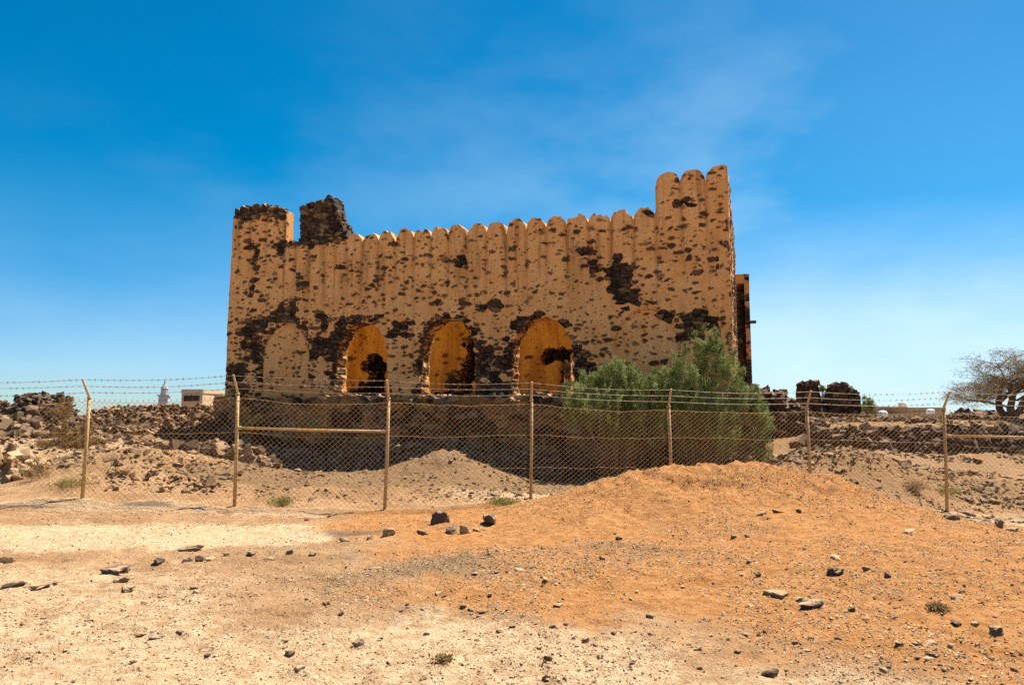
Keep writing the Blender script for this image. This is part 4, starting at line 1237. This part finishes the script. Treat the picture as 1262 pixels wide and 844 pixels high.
def tuft(u, v, rpx, hpx, seed, name, label, mat=M_WEED, n=160, group=None):
    rg = np.random.default_rng(seed); p = gpix(u, v); s = p[1] / 905.
    acc = Acc()
    P = p + np.c_[rg.normal(0, rpx * s * .35, n), rg.normal(0, rpx * s * .3, n), np.full(n, -.01)]
    D = unit(np.c_[rg.normal(0, .55, n), rg.normal(0, .55, n), np.full(n, 1.0)])
    blades(acc, P, D, rg.uniform(.5, 1.1, n) * hpx * s, np.full(n, .006), rg, rg.random(n))
    k = n * 2
    P2 = P[rg.integers(0, n, k)] + D[rg.integers(0, n, k)] * (rg.uniform(.2, .8, k) * hpx * s)[:, None]
    blades(acc, P2, unit(rg.normal(size=(k, 3)) + np.array([0, 0, .4])), rg.uniform(.02, .05, k), np.full(k, .007), rg, rg.random(k))
    o = acc.build(name, mat, None, loc=p)
    return tag(o, label, 'weed', group)


tuft(349, 622, 22, 14, 1, 'green_weed', 'yellow-green weed at the fence foot right of second post')
tuft(620, 622, 26, 12, 2, 'green_weed', 'low olive weed just left of the fourth fence post', n=220)
tuft(1165, 608, 30, 10, 3, 'green_weed', 'greenish weed patch behind the rightmost fence post', n=220)
tuft(1128, 606, 16, 18, 4, 'dry_weed', 'dry brown weed left of the rightmost fence post', M_DRY)
tuft(1155, 752, 15, 10, 5, 'dry_weed', 'straw-coloured tuft beside a tan stone on the orange soil', M_DRY)
tuft(545, 815, 16, 7, 6, 'dry_weed', 'small dry sprig in the pale foreground gravel', M_DRY, 60)
tuft(45, 592, 24, 34, 7, 'dry_weed', 'tall dry stalks caught at the torn left end of the mesh', M_DRY, 120)
tuft(88, 600, 30, 14, 8, 'dry_weed', 'dry grass below the leftmost fence panel', M_WEED, 160)


def acacia(u, v, Y, label, seed, height, spread, name='bare_acacia', leaf_n=1):
    rg = np.random.default_rng(seed)
    p = at(u, v, Y); p[2] = tz1(p[0], Y) - .05
    root = thing(name, label, 'tree', tuple(p))
    tr = Acc(); tw = Acc()
    ends = []; lf = Acc()
    def grow(a, d, L, r, lev):
        m = 4; q = a.copy(); dd = d.copy(); pts = [q.copy()]
        for k in range(m):
            dd = unit(dd + rg.normal(0, .16, 3) + np.array([0, 0, -.03 if lev > 1 else .02]))
            q = q + dd * L / m; pts.append(q.copy())
        pts = np.array(pts); rr = np.linspace(r, r * .62, m + 1)
        (tr if lev < 2 else tw).segs(pts[:-1], pts[1:], rr[:-1], rr[1:], n=6 if lev < 2 else 3, a=rg.random())
        if lev >= 4:
            ends.append(pts)
        if lev >= 5: return
        nk = (4, 4, 4, 4, 3)[lev]
        for k in range(nk):
            t = rg.uniform(.35, 1.0) if k else 1.0
            b = pts[min(m, int(t * m + .5))]
            az = rg.uniform(0, 6.28); out = np.array([math.cos(az), math.sin(az), 0])
            nd = unit(dd * (.75 if lev else .35) + out * (.85 if lev < 2 else .75) + np.array([0, 0, .32 if lev < 3 else .12]) + rg.normal(0, .12, 3))
            grow(b, nd, L * rg.uniform(.62, .86), r * (.62 if k == 0 else .48), lev + 1)
    for k in range(3):
        az = k * 2.1 + rg.uniform(-.4, .4)
        grow(p, unit(np.array([.6 * math.cos(az), .6 * math.sin(az), .9])), height * .36, .09, 0)
    E_ = np.concatenate(ends); k_ = np.repeat(E_, leaf_n, 0) + rg.normal(0, .05, (len(E_) * leaf_n, 3))
    blades(lf, k_, unit(rg.normal(size=k_.shape)), rg.uniform(.03, .08, len(k_)), np.full(len(k_), .007), rg, rg.random(len(k_)))
    for q in tr.V + tw.V + lf.V: q[:, :2] = p[:2] + (q[:, :2] - p[:2]) * spread
    tr.build('trunk', M_WOOD, root); tw.build('crown', M_TWIG, root); lf.build('foliage', M_ACACIA, root)
    return root


acacia(1247, 518, 30, 'bare spreading thorn tree at the right edge of the picture', 5, 3.15, 1.95, leaf_n=3)
acacia(962, 500, 34, 'leafless twiggy shrub on the skyline beside the heap right of the fort', 9, 1.1, 1.0, 'bare_shrub')
acacia(1066, 505, 36, 'leafless twiggy shrub on the skyline right of the wide ruined stub', 12, 1.2, 1.0, 'bare_shrub')

# ------------------------------------------------------------------ stones on the ground
STONES = [  # u, v, width px, height px, mat, label
 (541, 645, 26, 22, 'd', 'grey boulder with pale top, left of the pair by the fourth fence post'),
 (603, 646, 28, 18, 'd', 'dark blue-grey boulder, right of the pair by the fourth fence post'),
 (556, 658, 22, 13, 'd', 'jagged black stone just below the grey boulder'),
 (573, 657, 16, 14, 't', 'small tan stone between the two boulders'),
 (588, 655, 12, 7, 't', 'flat tan chip leaning on the dark boulder'),
 (520, 658, 18, 7, 'r', 'low brown stone left of the jagged black stone'),
 (478, 661, 22, 14, 't', 'tan wedge stone by the dark stain on the track'),
 (455, 665, 10, 7, 'r', 'little brown stone beside the tan wedge stone'),
 (424, 668, 16, 7, 'r', 'flat stone at the lower end of the dark stain'),
 (193, 695, 20, 10, 'd', 'dark square block at the left end of the stone row on the track'),
 (228, 679, 42, 8, 'd', 'long flat dark slab at the top of the stone row on the track'),
 (229, 692, 14, 8, 't', 'tan stone next to the dark square block'),
 (243, 692, 14, 11, 'r', 'upright brown stone in the middle of the track row'),
 (258, 691, 14, 5, 't', 'flat pale stone right of the upright brown one'),
 (278, 685, 10, 6, 't', 'pale stone in the track row, third from its right end'),
 (308, 685, 17, 7, 'd', 'black oblong brick in the stone row'),
 (334, 690, 14, 4, 't', 'thin pale flake below the stone row'),
 (356, 684, 12, 8, 'r', 'brown stone left of the last brick of the row'),
 (385, 685, 17, 7, 'd', 'black oblong brick at the right end of the stone row'),
 (136, 705, 48, 9, 'd', 'long dark slab lying on the cream track'),
 (120, 717, 30, 5, 't', 'pale flat slab below the long dark slab'),
 (146, 717, 26, 10, 'r', 'rust-brown broken stone below the long dark slab'),
 (155, 729, 22, 8, 'd', 'charcoal flat stone under the rust-brown one'),
 (12, 723, 30, 7, 'd', 'flat black stone at the left edge of the track'),
 (42, 726, 36, 6, 't', 'row of tan flakes right of the flat black stone'),
 (66, 721, 14, 5, 'r', 'brown flake beside the tan flakes'),
 (6, 695, 18, 14, 't', 'tan boulder cut by the left picture edge on the cream track'),
 (355, 810, 14, 9, 'r', 'reddish stone alone on the pale foreground, lower left'),
 (440, 796, 14, 9, 'r', 'round tan-brown stone on the pale foreground'),
 (163, 819, 9, 6, 'r', 'small reddish stone low on the far left foreground'),
 (221, 785, 10, 6, 'd', 'small dark stone on the left foreground'),
 (193, 785, 30, 3, 'r', 'thin brown stick-like flake on the left foreground'),
 (672, 719, 12, 7, 'r', 'brown stone alone in the middle of the orange soil'),
 (595, 757, 16, 7, 'd', 'grey flat stone in the central gravel patch'),
 (570, 752, 10, 6, 'd', 'small grey stone left of the grey flat one in the gravel patch'),
 (722, 791, 11, 8, 'r', 'rusty stone on the pale soil edge at centre'),
 (681, 774, 12, 6, 'd', 'dark stone at centre above the rusty one'),
 (1031, 689, 22, 9, 't', 'flat tan stone capping the dark one on the mound apron'),
 (1030, 708, 22, 14, 'd', 'dark craggy stone under the flat tan stone'),
 (1069, 703, 12, 6, 'r', 'brown stone right of the craggy pair'),
 (1096, 713, 12, 11, 'r', 'upright brown stone on the right of the mound apron'),
 (935, 710, 10, 8, 'r', 'small brown stone left of the craggy pair'),
 (1004, 748, 34, 9, 'd', 'dark flat slab in the gravel strip on the orange soil'),
 (960, 735, 40, 7, 't', 'pale splintered slab left of the dark flat slab'),
 (990, 742, 18, 8, 't', 'tan stone touching the dark flat slab'),
 (1181, 739, 22, 11, 't', 'pale tan stone beside the straw tuft'),
 (1232, 783, 22, 17, 'd', 'black triangular stone at the far right'),
 (1179, 772, 14, 9, 'r', 'brown stone left of the black triangular stone'),
 (1203, 773, 11, 7, 'r', 'small brown stone next to the black triangular stone'),
 (1150, 795, 18, 8, 'r', 'brown flat stone in the lower right gravel'),
 (1151, 811, 14, 6, 'd', 'dark flat stone low in the right foreground'),
 (1110, 797, 14, 5, 'r', 'rust flake left of the brown flat stone'),
 (1198, 636, 26, 10, 'r', 'rock pile stone right of the rightmost fence post'),
 (1234, 651, 13, 14, 'd', 'dark round stone at the right edge near the fence'),
 (1252, 655, 16, 8, 't', 'pale stone beside the dark round one at the right edge'),
 (1175, 641, 22, 9, 'r', 'brown stone lying at the foot of the mound by the rightmost post'),
 (985, 632, 8, 7, 'r', 'small brown stone high on the mound face'),
 (960, 632, 16, 5, 't', 'pale chip on the mound face'),
 (940, 634, 20, 6, 't', 'pale flat chip left of the other on the mound face'),
 (905, 664, 10, 7, 'r', 'reddish stone in the middle of the mound face'),
 (922, 663, 9, 6, 'r', 'second reddish stone right of the first on the mound face'),
 (1125, 657, 22, 5, 't', 'long pale flake on the right flank of the mound'),
 (862, 803, 12, 5, 'r', 'brown flake low in the centre right foreground'),
 (1092, 830, 14, 5, 't', 'pale chip at the bottom right foreground'),
 (863, 826, 10, 6, 'r', 'rusty stone at the bottom centre right'),
 (742, 690, 10, 6, 'd', 'small dark stone on the left part of the orange apron'),
 (712, 667, 10, 6, 't', 'pale stone on the left shoulder of the mound'),
 (762, 665, 9, 6, 'r', 'brown stone on the left shoulder of the mound'),
 (641, 705, 16, 5, 't', 'pale flat chip above the central gravel patch'),
 (540, 735, 16, 6, 't', 'pale chip left of the central gravel patch'),
]
MM = {'d': M_DUSTY, 'r': M_DUSTY, 't': M_TANROCK}
NAMES = {'d': 'basalt_stone', 'r': 'brown_stone', 't': 'tan_stone'}
rg = np.random.default_rng(3)
for (u, v, w, h, mt, lab) in STONES:
    p = gpix(u, v); s = p[1] / 905.
    acc = Acc()
    hz = h * s * .56; hx = w * s * .47
    rocks_into(acc, np.array([[p[0], p[1] + hx * .5, p[2] + hz * .22]]), np.array([[hx, hx * rg.uniform(.6, .9), hz]]), rg, .08, [rg.uniform(.1, .9) if mt != 'd' else rg.uniform(0, .8)], CRAGS)
    # a first big rock is placed with a random turn; keep the wide side across
    o = acc.build(NAMES[mt], MM[mt], None, loc=(p[0], p[1] + hx * .5, p[2]))
    tag(o, lab, 'stone', 'single stones on the bare ground')

# medium loose stones that nothing tells apart, by place
ZONES = [  # u0,u1,v0,v1,count, name, label, group
 (660, 1262, 640, 840, 95, 'loose stone the size of a fist on the orange soil', 'fist-size stones on the orange soil'),
 (420, 700, 690, 800, 60, 'loose stone of the central gravel patch', 'fist-size stones of the central gravel patch'),
 (0, 460, 720, 840, 40, 'loose stone on the pale foreground at left', 'fist-size stones on the pale foreground'),
 (20, 470, 632, 690, 30, 'loose stone on the cream track', 'fist-size stones on the cream track'),
 (110, 640, 600, 632, 45, 'loose stone at the foot of the fence', 'fist-size stones along the fence foot'),
]
proto = []
for k in range(12):
    acc = Acc(); rocks_into(acc, np.zeros((1, 3)), np.array([[1, .75, .55]]), rg, .1, [rg.random()], CRAGS)
    me = acc.build('loose_stone', (M_RUBBLE, M_PEBBLE, M_PEBBLE, M_RUBBLE)[k % 4], None)
    proto.append(me.data); bpy.data.objects.remove(me)
for (u0, u1, v0, v1, n, lab, grp) in ZONES:
    for k in range(n):
        u = rg.uniform(u0, u1); v = v0 + (v1 - v0) * rg.random() ** 1.1
        p = gpix(u, v)
        r = min(.09, .020 * rg.lognormal(0, .45))
        o = bpy.data.objects.new('loose_stone', proto[rg.integers(12)])
        o.location = (p[0], p[1], p[2] + r * .12); o.scale = (r, r * rg.uniform(.8, 1.2), r * rg.uniform(.7, 1.1))
        o.rotation_euler = (rg.normal(0, .15), rg.normal(0, .15), rg.uniform(0, 6.28))
        link(o); tag(o, lab, 'stone', grp)

# gravel: countless small chips
def gravel(name, label, n, xr, yr, dens, size, mat, seed):
    rg = np.random.default_rng(seed); acc = Acc()
    X = rg.uniform(*xr, n * 4); Y = rg.uniform(*yr, n * 4)
    k = rg.random(n * 4) < dens(X, Y); X, Y = X[k][:n], Y[k][:n]
    Z = tz(X, Y); m = len(X)
    r = np.minimum(size * rg.lognormal(0, .45, m), size * 3)
    TV = [ROCKS[j] for j in range(6)]
    small = []
    import bmesh
    for j in range(8):
        g = np.random.default_rng(900 + j); P = unit(g.normal(size=(8, 3)))
        bm = bmesh.new(); [bm.verts.new(p) for p in P]; bmesh.ops.convex_hull(bm, input=bm.verts); bm.verts.ensure_lookup_table()
        vs = [v for v in bm.verts if v.link_faces]; ix = {v: i for i, v in enumerate(vs)}
        small.append((np.array([v.co[:] for v in vs]), np.array([[ix[v] for v in f.verts] for f in bm.faces]))); bm.free()
    which = rg.integers(0, 8, m)
    for j in range(8):
        s = which == j; V, T = small[j]; c = s.sum()
        if not c: continue
        az = rg.uniform(0, 6.28, c); ca, sa = np.cos(az), np.sin(az)
        S = np.stack([rg.uniform(.7, 1.3, c), rg.uniform(.6, 1.1, c), rg.uniform(.3, .7, c)], 1) * r[s][:, None]
        v = V[None] * S[:, None]
        v = np.stack([v[..., 0] * ca[:, None] - v[..., 1] * sa[:, None], v[..., 0] * sa[:, None] + v[..., 1] * ca[:, None], v[..., 2]], -1)
        v += np.stack([X[s], Y[s], Z[s] + S[:, 2] * .35], -1)[:, None]
        TT = (np.arange(c) * len(V))[:, None, None] + T[None]
        acc.add(v.reshape(-1, 3), None, TT.reshape(-1, 3), np.repeat(rg.random(c), len(V)))
    o = acc.build(name, mat, None)
    tag(o, label, 'gravel', kind='stuff')


def dens_f(X, Y):
    d = .28 + 1.0 * np.exp(-((Y - 8.3 - .25 * X) / 1.0) ** 2 - ((X + .1) / 1.8) ** 2) + .35 * sst(-1, 1, X)
    return d * (.25 + sst(.36, .62, fbm(X * 1.3, Y * 1.3, 5, 4))) * (6.0 / np.maximum(Y, 4.0)) ** .5


gravel('gravel', 'small chips scattered over the pale and orange foreground', 130000, (-8, 9.5), (4.0, 13.8), dens_f, .0072, M_PEBBLE, 61)
gravel('gravel', 'brown gravel lying on the berms behind the fence', 6000, (-9.5, 12), (15.3, 20.5), lambda X, Y: .3 + .7 * sst(.4, .6, fbm(X, Y, 4, 3)), .032, M_RUBBLE, 62)
gravel('rubble', 'loose rubble strewn over the terraces beside the fort', 3600, (-17, -6), (16.6, 32), lambda X, Y: .9 * sst(.40, .60, fbm(X * .6, Y * .6, 4, 3)), .06, M_RUBBLE, 63)
gravel('rubble', 'loose rubble strewn over the slope right of the fort', 3600, (6.5, 20), (16.5, 30), lambda X, Y: .9 * sst(.40, .60, fbm(X * .6, Y * .6, 4, 3)), .065, M_RUBBLE, 64)

# ------------------------------------------------------------------ light, sky, camera
SUN_EL, SUN_AZ = R(61), R(48)       # azimuth from +Y towards +X: behind the fort, to the right
sd = Vector((math.sin(SUN_AZ) * math.cos(SUN_EL), math.cos(SUN_AZ) * math.cos(SUN_EL), math.sin(SUN_EL)))
sun = bpy.data.lights.new('sun', 'SUN'); sun.energy = 4.4; sun.angle = R(.53); sun.color = (1.0, .92, .78)
so = bpy.data.objects.new('sun', sun); so.rotation_euler = sd.to_track_quat('Z', 'Y').to_euler(); so.location = sd * 60; COL.objects.link(so)

w = bpy.data.worlds.new('World'); SC.world = w; w.use_nodes = True
nt = w.node_tree; nt.nodes.clear(); n = N(nt)
sky = n.n('ShaderNodeTexSky', sky_type='NISHITA'); sky.sun_disc = False
sky.sun_elevation = SUN_EL; sky.sun_rotation = SUN_AZ; sky.altitude = 700; sky.air_density = 1.0; sky.dust_density = 0.25; sky.ozone_density = 2.0
hs = n.n('ShaderNodeHueSaturation'); hs.inputs['Saturation'].default_value = 1.75; hs.inputs['Hue'].default_value = 0.487; hs.inputs['Value'].default_value = 0.48
nt.links.new(sky.outputs[0], hs.inputs['Color'])
tc = n.n('ShaderNodeTexCoord')
c1 = n.noise(2.2, 6, .55, tc.outputs['Generated'], (1, 1, 2.2)); c2 = n.noise(1.1, 3, .5, tc.outputs['Generated'], (1.0, 1.0, 1.6))
sep = n.n('ShaderNodeSeparateXYZ'); nt.links.new(tc.outputs['Generated'], sep.inputs[0])
veil = n.m('MULTIPLY', n.ramp(c1, .36, .70), n.ramp(c2, .36, .62))
side = n.ramp(sep.outputs[0], -.35, .45, .30, 1.0)
veil = n.m('MULTIPLY', n.m('MULTIPLY', veil, side), n.ramp(sep.outputs[2], 0.62, .02, 0.13, .55))
tint = n.mix(n.ramp(sep.outputs[2], 0.0, .30), (0.55, .74, 1.0), (0.9, 1.0, 1.02))
base = n.mix(1.0, hs.outputs[0], tint, 'MULTIPLY')
low = n.m('MULTIPLY', n.m('MULTIPLY', n.ramp(sep.outputs[2], .34, .02), n.ramp(sep.outputs[0], -.25, .45, .34, 1.0)), n.ramp(c1, .3, .7, .5, 1.0))
veil = n.m('MAXIMUM', veil, low)
veil = n.m('MAXIMUM', veil, n.m('MULTIPLY', n.ramp(sep.outputs[0], -.1, .6, 0, .10), n.ramp(c2, .25, .6)))
colr = n.mix(veil, base, (2.9, 3.8, 4.3))
bg = n.n('ShaderNodeBackground'); bg.inputs['Strength'].default_value = 0.10
nt.links.new(colr, bg.inputs['Color'])
wo = n.n('ShaderNodeOutputWorld'); nt.links.new(bg.outputs[0], wo.inputs[0])

cam = bpy.data.cameras.new('camera'); co = bpy.data.objects.new('camera', cam); COL.objects.link(co)
cam.sensor_width = 36; cam.lens = FPX / 1262 * 36; cam.clip_start = .05; cam.clip_end = 8000
co.location = (0, 0, CAMZ); co.rotation_euler = (math.pi / 2 + PITCH, 0, 0)
SC.camera = co
SC.view_settings.view_transform = 'Standard'; SC.view_settings.look = 'None'; SC.view_settings.exposure = 1.42; SC.view_settings.gamma = 1
SC.view_settings.use_curve_mapping = False
SC.render.engine = 'CYCLES'
SC.cycles.max_bounces = 8; SC.cycles.diffuse_bounces = 5; SC.cycles.use_denoising = False
